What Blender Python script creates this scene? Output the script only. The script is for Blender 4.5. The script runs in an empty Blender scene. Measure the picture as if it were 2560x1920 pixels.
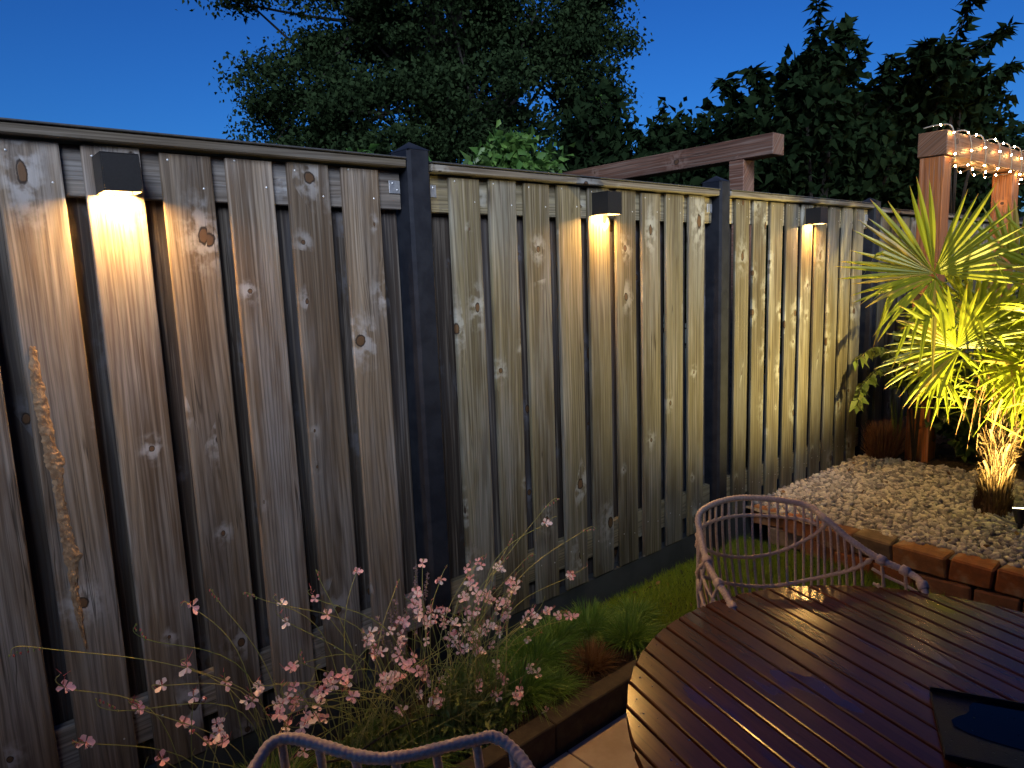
import bpy, math, random
import numpy as np
from mathutils import Vector, Matrix
random.seed(7); rng = np.random.default_rng(7)
S = bpy.context.scene; C = S.collection
PI = math.pi

# ------------------------------------------------------------------ camera, sky, light
cam = bpy.data.cameras.new('camera'); co = bpy.data.objects.new('camera', cam); C.objects.link(co)
co.location = (0.4407, -2.1363, 1.4143)
co.rotation_euler = (1.41871322, 0.0361067586, -0.712396735)
cam.sensor_fit = 'HORIZONTAL'; cam.sensor_width = 36; cam.lens = 1744.22 / 2560 * 36
cam.clip_start = .02; cam.clip_end = 800
S.camera = co
W = bpy.data.worlds.new('World'); S.world = W; W.use_nodes = True
nt = W.node_tree; bgn = nt.nodes['Background']
sky = nt.nodes.new('ShaderNodeTexSky'); sky.sky_type = 'NISHITA'; sky.sun_disc = False
sky.sun_elevation = math.radians(5.0); sky.sun_rotation = math.radians(232); sky.ozone_density = 6.0
sky.air_density = 1.0; sky.dust_density = 0.2
gm = nt.nodes.new('ShaderNodeGamma'); gm.inputs[1].default_value = 1.0
tint = nt.nodes.new('ShaderNodeMix'); tint.data_type = 'RGBA'; tint.blend_type = 'MULTIPLY'; tint.inputs[0].default_value = 1
gtc = nt.nodes.new('ShaderNodeTexCoord'); gsx = nt.nodes.new('ShaderNodeSeparateXYZ'); grp = nt.nodes.new('ShaderNodeValToRGB')
nt.links.new(gtc.outputs['Generated'], gsx.inputs[0]); nt.links.new(gsx.outputs[2], grp.inputs[0]); nt.links.new(grp.outputs[0], tint.inputs[7])
grp.color_ramp.elements[0].position = .05; grp.color_ramp.elements[0].color = (1.15, 1.05, 1.30, 1)
grp.color_ramp.elements[1].position = .60; grp.color_ramp.elements[1].color = (0.55, 0.60, .90, 1)
nt.links.new(sky.outputs[0], gm.inputs[0]); nt.links.new(gm.outputs[0], tint.inputs[6])
nt.links.new(tint.outputs[2], bgn.inputs[0]); bgn.inputs[1].default_value = 0.17
sd = bpy.data.lights.new('dusk_sky_glow', 'SUN'); so = bpy.data.objects.new('dusk_sky_glow', sd); C.objects.link(so)
sd.energy = 4.6; sd.angle = math.radians(30); sd.color = (0.82, 0.89, 1.0)
so.rotation_euler = Vector((0.50, 0.70, -0.49)).to_track_quat('-Z', 'Y').to_euler()
S.view_settings.view_transform = 'Standard'; S.view_settings.look = 'None'
S.view_settings.exposure = 0.0; S.view_settings.gamma = 1.0; S.view_settings.use_curve_mapping = False

# ------------------------------------------------------------------ helpers
class G:
    """tiny node graph helper"""
    def __init__(s, name):
        s.m = bpy.data.materials.new(name); s.m.use_nodes = True; s.t = s.m.node_tree
        s.b = s.t.nodes['Principled BSDF']; s.out = s.t.nodes['Material Output']
    def n(s, typ, ins=None, **kw):
        x = s.t.nodes.new('ShaderNode' + typ)
        for k, v in kw.items(): setattr(x, k, v)
        for k, v in (ins or {}).items(): s.put(x.inputs[k], v)
        return x
    def put(s, sock, v):
        if hasattr(v, 'is_linked') or hasattr(v, 'links'): s.t.links.new(v, sock)
        elif isinstance(v, (tuple, list)) and len(v) == 3 and sock.type == 'RGBA': sock.default_value = (*v, 1)
        elif isinstance(v, (int, float)) and sock.type == 'RGBA': sock.default_value = (v, v, v, 1)
        else: sock.default_value = v
    def math(s, op, a, b=0.0, c=None):
        x = s.n('Math', {0: a, 1: b}, operation=op)
        if c is not None: s.put(x.inputs[2], c)
        return x.outputs[0]
    def noise(s, v, scale=5, det=3, rough=.5, dist=0):
        return s.n('TexNoise', {'Vector': v, 'Scale': scale, 'Detail': det, 'Roughness': rough, 'Distortion': dist}).outputs[0]
    def map(s, v, sc=(1, 1, 1), loc=(0, 0, 0)):
        return s.n('Mapping', {'Vector': v, 'Scale': sc, 'Location': loc}).outputs[0]
    def mix(s, f, a, b, mode='MIX'):
        x = s.n('Mix', data_type='RGBA', blend_type=mode); s.put(x.inputs[0], f); s.put(x.inputs[6], a); s.put(x.inputs[7], b)
        return x.outputs[2]
    def step(s, v, a, b):
        return s.n('MapRange', {0: v, 1: a, 2: b, 3: 0.0, 4: 1.0}, interpolation_type='SMOOTHSTEP').outputs[0]
    def bump(s, h, st=.3, d=.002):
        x = s.n('Bump', {'Height': h, 'Strength': st, 'Distance': d}); s.t.links.new(x.outputs[0], s.b.inputs['Normal'])
    def set(s, **kw):
        nm = dict(col='Base Color', rough='Roughness', metal='Metallic', coat='Coat Weight', crough='Coat Roughness', ec='Emission Color', es='Emission Strength', spec='Specular IOR Level', trans='Transmission Weight', sub='Subsurface Weight')
        for k, v in kw.items(): s.put(s.b.inputs[nm[k]], v)
        return s.m

def mesh_np(name, V, F, mat, parent=None, smooth=False):
    """V (n,3); F list of faces or (m,k) array"""
    me = bpy.data.meshes.new(name)
    V = np.asarray(V, dtype=np.float32)
    if isinstance(F, np.ndarray):
        m, k = F.shape
        me.vertices.add(len(V)); me.vertices.foreach_set('co', V.ravel())
        me.loops.add(m * k); me.loops.foreach_set('vertex_index', F.astype(np.int32).ravel())
        me.polygons.add(m); me.polygons.foreach_set('loop_start', np.arange(0, m * k, k, dtype=np.int32))
        me.update(calc_edges=True)
    else:
        me.from_pydata(V.tolist(), [], F)
    me.validate()
    if smooth: me.polygons.foreach_set('use_smooth', [True] * len(me.polygons))
    for mm in (mat if isinstance(mat, list) else [mat]): me.materials.append(mm)
    o = bpy.data.objects.new(name, me); C.objects.link(o)
    if parent: o.parent = parent
    return o

class MB:
    def __init__(s): s.v = []; s.f = []; s.mi = []
    def add(s, v, f, mi=0):
        o = len(s.v); s.v += [tuple(p) for p in v]; s.f += [tuple(i + o for i in q) for q in f]; s.mi += [mi] * len(f)
    def box(s, a, b, mi=0, M=None):
        (x0, y0, z0), (x1, y1, z1) = a, b
        v = [(x0, y0, z0), (x1, y0, z0), (x1, y1, z0), (x0, y1, z0), (x0, y0, z1), (x1, y0, z1), (x1, y1, z1), (x0, y1, z1)]
        if M: v = [M @ Vector(p) for p in v]
        s.add(v, [(0, 3, 2, 1), (4, 5, 6, 7), (0, 1, 5, 4), (1, 2, 6, 5), (2, 3, 7, 6), (3, 0, 4, 7)], mi)
    def bevbox(s, a, b, c=.004, mi=0, M=None, jit=0):
        """box with chamfered edges (24 verts)"""
        a, b = Vector(a), Vector(b); vs = {}; out = []
        for i in (0, 1):
            for j in (0, 1):
                for k in (0, 1):
                    p = Vector((b.x if i else a.x, b.y if j else a.y, b.z if k else a.z))
                    if jit: p += Vector((random.uniform(-jit, jit) for _ in range(3)))
                    sg = Vector((-1 if i else 1, -1 if j else 1, -1 if k else 1))
                    for ax in range(3):
                        q = p.copy()
                        for t in range(3):
                            if t != ax: q[t] += sg[t] * c
                        vs[(i, j, k, ax)] = len(out); out.append(M @ q if M else q)
        F = []
        for ax in range(3):
            o1, o2 = [t for t in range(3) if t != ax]
            for side in (0, 1):
                q = []
                for u, w in ((0, 0), (1, 0), (1, 1), (0, 1)):
                    k = [0, 0, 0]; k[ax] = side; k[o1] = u; k[o2] = w; q.append(vs[(*k, ax)])
                F.append(q)
            for u in (0, 1):
                for w in (0, 1):
                    k0 = [0, 0, 0]; k0[o1] = u; k0[o2] = w; k1 = list(k0); k1[ax] = 1
                    F.append([vs[(*k0, o1)], vs[(*k1, o1)], vs[(*k1, o2)], vs[(*k0, o2)]])
        for i in (0, 1):
            for j in (0, 1):
                for k in (0, 1): F.append([vs[(i, j, k, 0)], vs[(i, j, k, 1)], vs[(i, j, k, 2)]])
        s.add(out, F, mi)
    def tube(s, pts, r, n=6, mi=0, cap=True):
        pts = [Vector(p) for p in pts]; m = len(pts)
        rr = r if isinstance(r, (list, tuple)) else [r] * m
        T = [(pts[min(i + 1, m - 1)] - pts[max(i - 1, 0)]).normalized() for i in range(m)]
        up = Vector((0, 0, 1)) if abs(T[0].z) < .9 else Vector((1, 0, 0))
        N = T[0].cross(up).normalized(); v = []; f = []
        for i in range(m):
            N = (N - T[i] * N.dot(T[i]));
            if N.length < 1e-6: N = T[i].orthogonal()
            N.normalize(); B = T[i].cross(N)
            for k in range(n):
                a = 2 * PI * k / n; v.append(pts[i] + (N * math.cos(a) + B * math.sin(a)) * rr[i])
        for i in range(m - 1):
            for k in range(n): f.append((i * n + k, i * n + (k + 1) % n, (i + 1) * n + (k + 1) % n, (i + 1) * n + k))
        if cap: f.append(tuple(range(n - 1, -1, -1))); f.append(tuple((m - 1) * n + k for k in range(n)))
        s.add(v, f, mi)
    def ball(s, c, r, n=6, m=4, sc=(1, 1, 1), mi=0):
        v = [(c[0], c[1], c[2] - r * sc[2])]
        for i in range(1, m):
            a = -PI / 2 + PI * i / m
            for k in range(n): b = 2 * PI * k / n; v.append((c[0] + r * sc[0] * math.cos(a) * math.cos(b), c[1] + r * sc[1] * math.cos(a) * math.sin(b), c[2] + r * sc[2] * math.sin(a)))
        v.append((c[0], c[1], c[2] + r * sc[2])); f = []
        for k in range(n): f.append((0, 1 + (k + 1) % n, 1 + k))
        for i in range(m - 2):
            for k in range(n): a = 1 + i * n; f.append((a + k, a + (k + 1) % n, a + n + (k + 1) % n, a + n + k))
        a = 1 + (m - 2) * n
        for k in range(n): f.append((a + k, a + (k + 1) % n, len(v) - 1))
        s.add(v, f, mi)
    def build(s, name, mat, parent=None, smooth=False):
        o = mesh_np(name, np.array([tuple(p) for p in s.v]), s.f, mat, parent, smooth)
        if isinstance(mat, list): o.data.polygons.foreach_set('material_index', s.mi)
        return o

def tag(o, label=None, cat=None, group=None, kind=None):
    if label: o['label'] = label
    if cat: o['category'] = cat
    if group: o['group'] = group
    if kind: o['kind'] = kind
    return o
def thing(name, loc, label, cat, group=None):
    o = bpy.data.objects.new(name, None); C.objects.link(o); o.location = loc; o.empty_display_size = .05
    return tag(o, label, cat, group)
def under(o, root):      # parent while keeping world place (children were built in world coordinates)
    o.parent = root; o.matrix_parent_inverse = Matrix.Translation(-root.location)
    return o
def spline(P, n):
    """Catmull-Rom through P, n samples per span"""
    P = [Vector(p) for p in P]; out = []
    for i in range(len(P) - 1):
        a, b, c, d = P[max(i - 1, 0)], P[i], P[i + 1], P[min(i + 2, len(P) - 1)]
        for k in range(n):
            t = k / n
            out.append(.5 * ((2 * b) + (c - a) * t + (2 * a - 5 * b + 4 * c - d) * t * t + (3 * b - a - 3 * c + d) * t ** 3))
    out.append(P[-1]); return out

def rnd_unit(n):
    v = rng.normal(size=(n, 3)); return v / np.linalg.norm(v, axis=1)[:, None]
def leaves(name, P, mat, L=.06, Wd=.03, parent=None, dirs=None, droop=.3, lvar=.4):
    """many pointed leaves: 6 vertices, 4 tris, folded along the midrib"""
    n = len(P); P = np.asarray(P)
    D = rnd_unit(n) if dirs is None else dirs + rnd_unit(n) * .5
    D[:, 2] -= droop; D /= np.linalg.norm(D, axis=1)[:, None]
    U = rnd_unit(n); U[:, 2] += .8
    N = U - D * (U * D).sum(1)[:, None]; N /= np.linalg.norm(N, axis=1)[:, None]
    B = np.cross(D, N); l = (L * (1 + lvar * rng.uniform(-1, 1, n)))[:, None]; w = l * (Wd / L) * .5
    a = P; m = P + D * l * .45 - N * l * .03; t = P + D * l - N * l * .12
    q1 = P + D * l * .35 + B * w + N * l * .08; q2 = P + D * l * .35 - B * w + N * l * .08
    V = np.stack([a, q1, m, q2, t], 1).reshape(-1, 3)
    base = np.arange(n)[:, None] * 5
    F = np.concatenate([base + np.array([[0, 2, 1]]), base + np.array([[0, 3, 2]]), base + np.array([[1, 2, 4]]), base + np.array([[2, 3, 4]])])
    return mesh_np(name, V, F, mat, parent)
def blades(name, base, tip, mat, w=.003, sag=.3, parent=None, k=4, wv=.3):
    """grass-like ribbons from base to tip with an arch"""
    base = np.asarray(base, float); tip = np.asarray(tip, float); n = len(base); d = tip - base
    ln = np.linalg.norm(d, axis=1)[:, None]
    side = np.cross(d, rnd_unit(n)); side /= np.linalg.norm(side, axis=1)[:, None]
    ww = w * (1 + wv * rng.uniform(-1, 1, n))[:, None]
    rows = []
    sg = np.asarray(sag) if np.ndim(sag) else np.full(n, sag)
    for i in range(k + 1):
        t = i / k; c = base + d * t; c = c + np.stack([np.zeros(n), np.zeros(n), (sg * 4 * t * (1 - t) * .5) * ln[:, 0]], 1)
        wi = ww * (1 - t ** 2) * .5 + ww * .04
        rows += [c - side * wi, c + side * wi]
    V = np.stack(rows, 1).reshape(-1, 3); b = np.arange(n)[:, None] * (2 * k + 2)
    F = np.concatenate([b + np.array([[2 * i, 2 * i + 1, 2 * i + 3, 2 * i + 2]]) for i in range(k)])
    return mesh_np(name, V, F, mat, parent)

# ------------------------------------------------------------------ materials
def wood(name, dark, light, grey, knot=(.09, .045, .02), axis='Z', rough=.62, ringc=.72, greyamt=.6, kn=1.0):
    g = G(name); tc = g.n('TexCoord').outputs['Object']; r = g.n('ObjectInfo').outputs['Random']
    if axis == 'X': tc = g.n('VectorRotate', {'Vector': tc, 'Angle': PI / 2}, rotation_type='Y_AXIS').outputs[0]
    if axis == 'Y': tc = g.n('VectorRotate', {'Vector': tc, 'Angle': PI / 2}, rotation_type='X_AXIS').outputs[0]
    sep = g.n('SeparateXYZ', {0: tc}); x0 = g.math('ADD', sep.outputs[0], g.math('MULTIPLY', sep.outputs[1], .8))
    x = g.math('ADD', x0, g.math('MULTIPLY', r, 17.3)); z = g.math('ADD', sep.outputs[2], g.math('MULTIPLY', r, 41.7))
    P = g.n('CombineXYZ', {0: x, 1: 0.0, 2: z}).outputs[0]
    warp = g.math('MULTIPLY', g.math('SUBTRACT', g.noise(g.map(P, (6, 1, 1.6)), 1, 2), .5), .014)
    x = g.math('ADD', x, warp)
    P2 = g.n('CombineXYZ', {0: g.math('MULTIPLY', x, 7.5), 1: 0.0, 2: g.math('MULTIPLY', z, 2.6)}).outputs[0]
    vo = g.n('TexVoronoi', {'Vector': P2, 'Scale': 1.0, 'Randomness': .9})
    d = g.n('VectorMath', {0: P2, 1: vo.outputs['Position']}, operation='SUBTRACT').outputs[0]
    ds = g.n('SeparateXYZ', {0: d}); dx = g.math('DIVIDE', ds.outputs[0], 7.5); dz = g.math('DIVIDE', ds.outputs[2], 2.6)
    cc = g.n('SeparateColor', {0: vo.outputs['Color']})
    dd = g.math('MULTIPLY', g.n('MapRange', {0: g.noise(g.map(P, (55, 1, 40)), 1, 3, .6), 3: .55, 4: 1.45}).outputs[0], g.math('SQRT', g.math('ADD', g.math('MULTIPLY', dx, dx), g.math('MULTIPLY', g.math('MULTIPLY', dz, dz), g.n('MapRange', {0: cc.outputs[1], 3: .15, 4: .9}).outputs[0]))))
    kr = g.math('MULTIPLY', g.math('MAXIMUM', g.math('SUBTRACT', cc.outputs[0], .45), 0.0), .030 * kn)
    # isolines part around knots
    ds2 = g.math('SQRT', g.math('ADD', g.math('MULTIPLY', dx, dx), g.math('MULTIPLY', g.math('MULTIPLY', dz, dz), .08)))
    fall = g.math('EXPONENT', g.math('MULTIPLY', g.math('POWER', g.math('DIVIDE', ds2, g.math('ADD', g.math('MULTIPLY', kr, 2.6), .0008)), 2.0), -1.0))
    gx = g.math('SUBTRACT', x, g.math('MULTIPLY', g.math('MULTIPLY', dx, .93), fall))
    gp = g.n('CombineXYZ', {0: g.math('MULTIPLY', gx, 9.0), 1: 0.0, 2: g.math('MULTIPLY', z, .5)}).outputs[0]
    ph = g.noise(gp, 1.0, 2, .4)
    ring = g.math('ADD', g.math('MULTIPLY', g.math('SINE', g.math('ADD', g.math('MULTIPLY', gx, 330.0), g.math('MULTIPLY', ph, 70.0))), .5), .5)
    ring = g.math('POWER', ring, 2.2)
    fib = g.noise(g.map(P, (420, 1, 7)), 1, 3, .6)
    fib2 = g.noise(g.map(P, (90, 1, 1.5)), 1, 3, .6)
    zone = g.step(g.noise(g.map(P, (10, 1, .55)), 1, 2), .35, .68)
    col = g.mix(zone, dark, light)
    cen = g.step(g.math('ABSOLUTE', g.math('ADD', sep.outputs[0], g.math('MULTIPLY', g.math('SUBTRACT', g.noise(g.map(P, (.5, 1, .6), (5, 0, 2)), 1, 2), .5), .09))), .042, .022)
    col = g.mix(g.math('MULTIPLY', cen, .45), col, g.mix(.55, col, dark, 'MULTIPLY') if False else g.mix(.6, col, tuple(c * .55 for c in dark)))
    gz = g.math('MULTIPLY', g.step(g.noise(g.map(P, (7, 1, 1.3), (3, 0, 9)), 1, 4, .6), .42, .66), greyamt)
    col = g.mix(gz, col, grey)
    col = g.mix(g.math('MULTIPLY', ring, ringc), col, g.mix(.62, col, (.03, .018, .012)))
    col = g.mix(g.math('MULTIPLY', g.step(fib, .42, .72), .5), col, (.04, .028, .022))
    col = g.mix(g.math('MULTIPLY', g.step(fib2, .46, .72), .45), col, g.mix(.5, col, (.55, .5, .44)))
    # pale bruise round a knot, then the knot
    halo = g.math('MULTIPLY', g.math('MULTIPLY', g.step(g.math('DIVIDE', dd, g.math('ADD', kr, .0005)), 6.5, 1.2), g.step(g.noise(g.map(P, (26, 1, 22)), 1, 4), .40, .58)), .6)
    halo = g.math('MULTIPLY', halo, g.step(kr, .001, .004))
    col = g.mix(halo, col, tuple(min(1, c * 1.75) for c in grey))
    kq = g.math('DIVIDE', dd, g.math('ADD', kr, .0001))
    km = g.math('MULTIPLY', g.step(kq, 1.05, .85), g.step(kr, .001, .003))
    kc = g.mix(g.math('MULTIPLY', g.noise(g.map(P, (150, 1, 90)), 1, 3), .8), knot, g.mix(.22, tuple(c * .8 for c in knot), light))
    col = g.mix(km, col, kc)
    edge = g.math('MULTIPLY', g.math('MULTIPLY', g.step(kq, .75, .95), g.step(kq, 1.25, 1.0)), g.step(kr, .001, .003))
    col = g.mix(edge, col, (.025, .016, .012))
    crn = g.math('ABSOLUTE', g.math('SUBTRACT', g.noise(g.map(P, (38, 1, .9), (7, 0, 1)), 1, 2, .4), .5))
    crk = g.math('MULTIPLY', g.step(crn, .012, .003), g.step(g.noise(g.map(P, (5, 1, 1.4), (2, 0, 7)), 1, 2), .54, .60))
    col = g.mix(g.math('MULTIPLY', crk, .75), col, (.02, .014, .010))
    tone = g.n('MapRange', {0: r, 3: .72, 4: 1.22}).outputs[0]
    col = g.mix(1.0, col, g.n('CombineColor', {0: tone, 1: tone, 2: tone}).outputs[0], 'MULTIPLY')
    g.set(col=col, rough=rough, spec=.35)
    h = g.math('SUBTRACT', g.math('ADD', g.math('MULTIPLY', fib, .5), g.math('MULTIPLY', ring, -.35)), g.math('MULTIPLY', edge, .8))
    g.bump(h, .5, .0015)
    return g.m

W_old = wood('weathered_brown_pine', (.090, .062, .042), (.215, .165, .118), (.225, .225, .235))
W_green = wood('treated_greenish_pine', (.082, .070, .042), (.175, .152, .088), (.205, .21, .195))
W_fresh = wood('pale_treated_pine', (.24, .20, .12), (.32, .28, .17), (.28, .28, .25), axis='X', ringc=.9, greyamt=.3)
W_back = wood('shade_toned_back_board', (.030, .024, .022), (.065, .055, .05), (.07, .075, .095))  # pine darkened so the shade in the gaps is part of its colour
W_rail = wood('grey_pine_rail', (.15, .13, .115), (.21, .19, .17), (.23, .24, .26), axis='X')
W_cap = wood('weathered_cap_pine', (.10, .085, .065), (.17, .15, .11), (.15, .15, .145), axis='X', ringc=.8)
W_doug = wood('red_brown_douglas', (.34, .10, .020), (.44, .15, .035), (.36, .13, .04), axis='Z', greyamt=.2)
W_dougx = wood('red_brown_douglas_beam', (.20, .085, .035), (.27, .12, .055), (.22, .12, .07), axis='X', greyamt=.25)
W_neigh = wood('red_grey_douglas_beam', (.12, .050, .030), (.17, .080, .050), (.15, .10, .08), axis='Y', greyamt=.4)

def simple(name, col, rough=.6, noise=None, nsc=20, bump=0, metal=0, coat=0, spec=.5, bd=.002):
    g = G(name); tc = g.n('TexCoord').outputs['Object']
    c = col
    if noise: c = g.mix(g.step(g.noise(tc, nsc, 5, .6), .35, .65), col, noise)
    g.set(col=c, rough=rough, metal=metal, coat=coat, spec=spec)
    if bump: g.bump(g.noise(tc, nsc * 4, 5, .65), bump, bd)
    return g.m
M_post = simple('anthracite_concrete', (.010, .012, .019), .6, (.018, .021, .030), 14, .25, spec=.15)
M_kick = simple('dark_grey_concrete_board', (.035, .038, .042), .7, (.055, .058, .06), 6, .3)
M_felt = simple('dark_roofing_cap', (.03, .032, .036), .7, (.05, .05, .055), 60, .4)
M_zinc = simple('zinc_plate', (.55, .57, .6), .4, (.42, .44, .48), 60, .1, metal=.7)
M_black = simple('black_powder_coat', (.011, .011, .012), .42, (.015, .015, .017), 200, .1)
M_soil = simple('dark_soil', (.022, .015, .010), .95, (.045, .030, .020), 30, 1.0, bd=.02)
M_chip = simple('soil_crumbs', (.06, .035, .02), .9, (.10, .07, .045), 40, .3)
M_kerb = simple('dark_kerb_concrete', (.026, .022, .019), .8, (.045, .038, .030), 25, .5)
M_terr = simple('warm_grey_paving', (.30, .25, .20), .75, (.38, .33, .28), 7, .15)
M_turf = simple('turf_base', (.03, .05, .012), .95, (.05, .08, .02), 20, .5)
M_far = simple('neighbour_ground', (.03, .04, .02), .95, (.05, .05, .03), 3, .3)
def leafm(name, a, b, rough=.45, tr=.35, sp=.4):
    g = G(name); gi = g.n('NewGeometry'); r = gi.outputs['Random Per Island']
    col = g.mix(r, a, b); g.set(col=col, rough=rough, spec=sp)
    t = g.n('BsdfTranslucent', {0: g.mix(.4, col, (.5, .6, .05), 'MIX') if tr > .3 else col}); mx = g.n('MixShader', {0: tr}); g.t.links.new(g.b.outputs[0], mx.inputs[1]); g.t.links.new(t.outputs[0], mx.inputs[2])
    g.t.links.new(mx.outputs[0], g.out.inputs[0]); return g.m
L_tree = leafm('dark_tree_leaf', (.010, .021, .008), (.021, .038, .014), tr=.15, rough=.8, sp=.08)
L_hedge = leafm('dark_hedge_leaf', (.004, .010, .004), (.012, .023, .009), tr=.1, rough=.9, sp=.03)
L_maple = leafm('lit_maple_leaf', (.05, .12, .025), (.11, .21, .045), tr=.3)  # leaf green brightened in place of light falling on these shrubs
L_shrub = leafm('garden_shrub_leaf', (.035, .075, .020), (.075, .13, .03), tr=.25)
L_vine = leafm('vine_leaf', (.09, .13, .03), (.16, .20, .05), tr=.25)
def palm_mat():
    g = G('fan_palm_leaf'); r = g.n('NewGeometry').outputs['Random Per Island']; t = g.n('Attribute', attribute_name='tt').outputs['Fac']; tc = g.n('TexCoord').outputs['Object']
    col = g.mix(r, (.17, .21, .012), (.30, .31, .025))
    col = g.mix(g.step(g.math('ADD', t, g.math('MULTIPLY', g.math('SUBTRACT', g.noise(tc, 30, 2), .5), .25)), .90, 1.0), col, (.22, .11, .03))
    col = g.mix(g.math('MULTIPLY', g.step(r, .90, .93), .75), col, (.30, .20, .06))
    g.set(col=col, rough=.4, spec=.4); tl = g.n('BsdfTranslucent', {0: g.mix(.4, col, (.5, .6, .05))}); mx = g.n('MixShader', {0: .35}); g.t.links.new(g.b.outputs[0], mx.inputs[1]); g.t.links.new(tl.outputs[0], mx.inputs[2])
    g.t.links.new(mx.outputs[0], g.out.inputs[0]); return g.m
L_palm = palm_mat()
L_palm_old = leafm('fan_palm_petiole', (.15, .20, .018), (.25, .29, .028), rough=.38, tr=.4)
L_grass = leafm('lawn_blade', (.14, .25, .025), (.25, .37, .04), tr=.3)
L_tuft = leafm('tuft_blade', (.08, .19, .035), (.17, .32, .07), tr=.25, rough=.35)
L_dead = leafm('dead_brown_blade', (.12, .06, .025), (.26, .15, .07), tr=.15)
L_heath = leafm('dry_heather', (.12, .055, .03), (.24, .12, .06), tr=.1)
L_stem = leafm('gaura_stem', (.16, .21, .06), (.30, .30, .11), tr=.1)
L_lav = leafm('lavender_bloom', (.16, .12, .16), (.30, .23, .28), tr=.2)
L_mix = leafm('low_bed_foliage', (.08, .15, .03), (.20, .26, .08), tr=.2)
M_bark = simple('bark', (.007, .006, .005), .95, (.014, .012, .010), 20, .5)
M_fibre = leafm('palm_fibre', (.030, .016, .004), (.075, .040, .009), tr=.1, rough=.8)
M_trunk = simple('palm_trunk', (.10, .055, .025), .9, (.16, .09, .04), 40, .8)
# wicker
g = G('grey_beige_rattan'); tc = g.n('TexCoord').outputs['Object']
nn = g.noise(tc, 160, 4, .6); g.set(col=g.mix(g.step(nn, .3, .7), (.56, .45, .35), (.76, .65, .52)), rough=.5); g.bump(nn, .3, .001); M_wick = g.m
# table slats
g = G('wet_dark_hardwood'); tc = g.n('TexCoord').outputs['Object']; r = g.n('ObjectInfo').outputs['Random']
P = g.n('VectorMath', {0: tc, 1: g.n('CombineXYZ', {0: g.math('MULTIPLY', r, 9), 1: g.math('MULTIPLY', r, 5), 2: 0.0}).outputs[0]}, operation='ADD').outputs[0]
f1 = g.noise(g.map(P, (4, 130, 60)), 1, 4, .6); f2 = g.noise(g.map(P, (3, 14, 8)), 1, 3)
wet = g.step(g.noise(g.map(tc, (3.2, 9, 9), (2, 1, 0)), 1.1, 2, .5), .585, .63)
col = g.mix(g.step(f2, .3, .7), (.062, .018, .006), (.105, .035, .012)); col = g.mix(g.math('MULTIPLY', g.step(f1, .45, .7), .5), col, (.03, .012, .008))
mott = g.noise(tc, 120, 3, .6)
g.set(col=col, rough=g.mix(wet, g.n('MapRange', {0: mott, 3: .16, 4: .26}).outputs[0], .15), spec=.36, coat=g.math('MULTIPLY', wet, .4), crough=g.n('MapRange', {0: wet, 3: .3, 4: .05}).outputs[0])
g.bump(g.math('ADD', g.math('MULTIPLY', f1, .4), g.math('MULTIPLY', g.math('MULTIPLY', mott, g.math('SUBTRACT', 1.0, wet)), .3)), .3, .0005); M_slat = g.m
M_water = G('water_drop').set(col=(.9, .95, 1), rough=.02, trans=1.0)
M_tray = simple('wet_black_plastic', (.008, .010, .016), .32, (.012, .014, .020), 90, .25, spec=.12)
M_pud = simple('puddle', (.003, .004, .010), .06, spec=.10)
# bricks
g = G('old_clay_brick'); tc = g.n('TexCoord').outputs['Object']; r = g.n('ObjectInfo').outputs['Random']
rp = g.n('ValToRGB', {0: r}).outputs[0]; ra = rp.node.color_ramp; ra.interpolation = 'CONSTANT'
ra.elements[0].color = (.30, .10, .03, 1); ra.elements[1].position = .30; ra.elements[1].color = (.22, .10, .05, 1)
for p_, c_ in ((.52, (.18, .13, .08, 1)), (.72, (.28, .12, .045, 1)), (.87, (.28, .23, .19, 1))):
    e = ra.elements.new(p_); e.color = c_
nz = g.noise(tc, 22, 5, .65); col = g.mix(g.step(nz, .3, .7), g.mix(.45, rp, (.05, .03, .02)), rp)
col = g.mix(g.math('MULTIPLY', g.step(g.noise(tc, 9, 4), .52, .7), .4), col, (.45, .38, .26))
g.set(col=col, rough=.85); g.bump(g.noise(tc, 110, 5, .7), .7, .004); M_brick = g.m
# stones
g = G('pale_gravel'); gi = g.n('NewGeometry'); rp = g.n('ValToRGB', {0: gi.outputs['Random Per Island']}).outputs[0]; ra = rp.node.color_ramp
ra.elements[0].color = (.07, .075, .085, 1); ra.elements[1].color = (.60, .61, .58, 1)
for p_, c_ in ((.3, (.17, .17, .175, 1)), (.55, (.42, .42, .40, 1)), (.8, (.54, .52, .46, 1))):
    e = ra.elements.new(p_); e.color = c_
tc = g.n('TexCoord').outputs['Object']; g.set(col=g.mix(g.math('MULTIPLY', g.noise(tc, 90, 4), .6), rp, (.42, .40, .38)), rough=.8); g.bump(g.noise(tc, 150, 3), .3, .002); M_stone = g.m
M_gbase = simple('gravel_base', (.10, .095, .085), .95, (.2, .19, .17), 60, .6)
# petals
def petal(name, a, b):
    g = G(name); r = g.n('ObjectInfo').outputs['Random']; gi = g.n('NewGeometry').outputs['Random Per Island']
    col = g.mix(g.math('FRACT', g.math('ADD', r, g.math('MULTIPLY', gi, .4))), a, b); g.set(col=col, rough=.5)
    t = g.n('BsdfTranslucent', {0: col}); mx = g.n('MixShader', {0: .3}); g.t.links.new(g.b.outputs[0], mx.inputs[1]); g.t.links.new(t.outputs[0], mx.inputs[2]); g.t.links.new(mx.outputs[0], g.out.inputs[0]); return g.m
M_pet = petal('pink_white_petal', (.95, .52, .60), (.98, .92, .93)); M_bud = petal('red_pink_bud', (.42, .07, .07), (.75, .28, .30))
def emis(name, col, st):
    g = G(name); g.set(col=(0, 0, 0), ec=col, es=st); return g.m
WARM = (1.0, .50, .115)
E_lamp = emis('warm_lamp_diffuser', WARM, 640.0)
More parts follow.
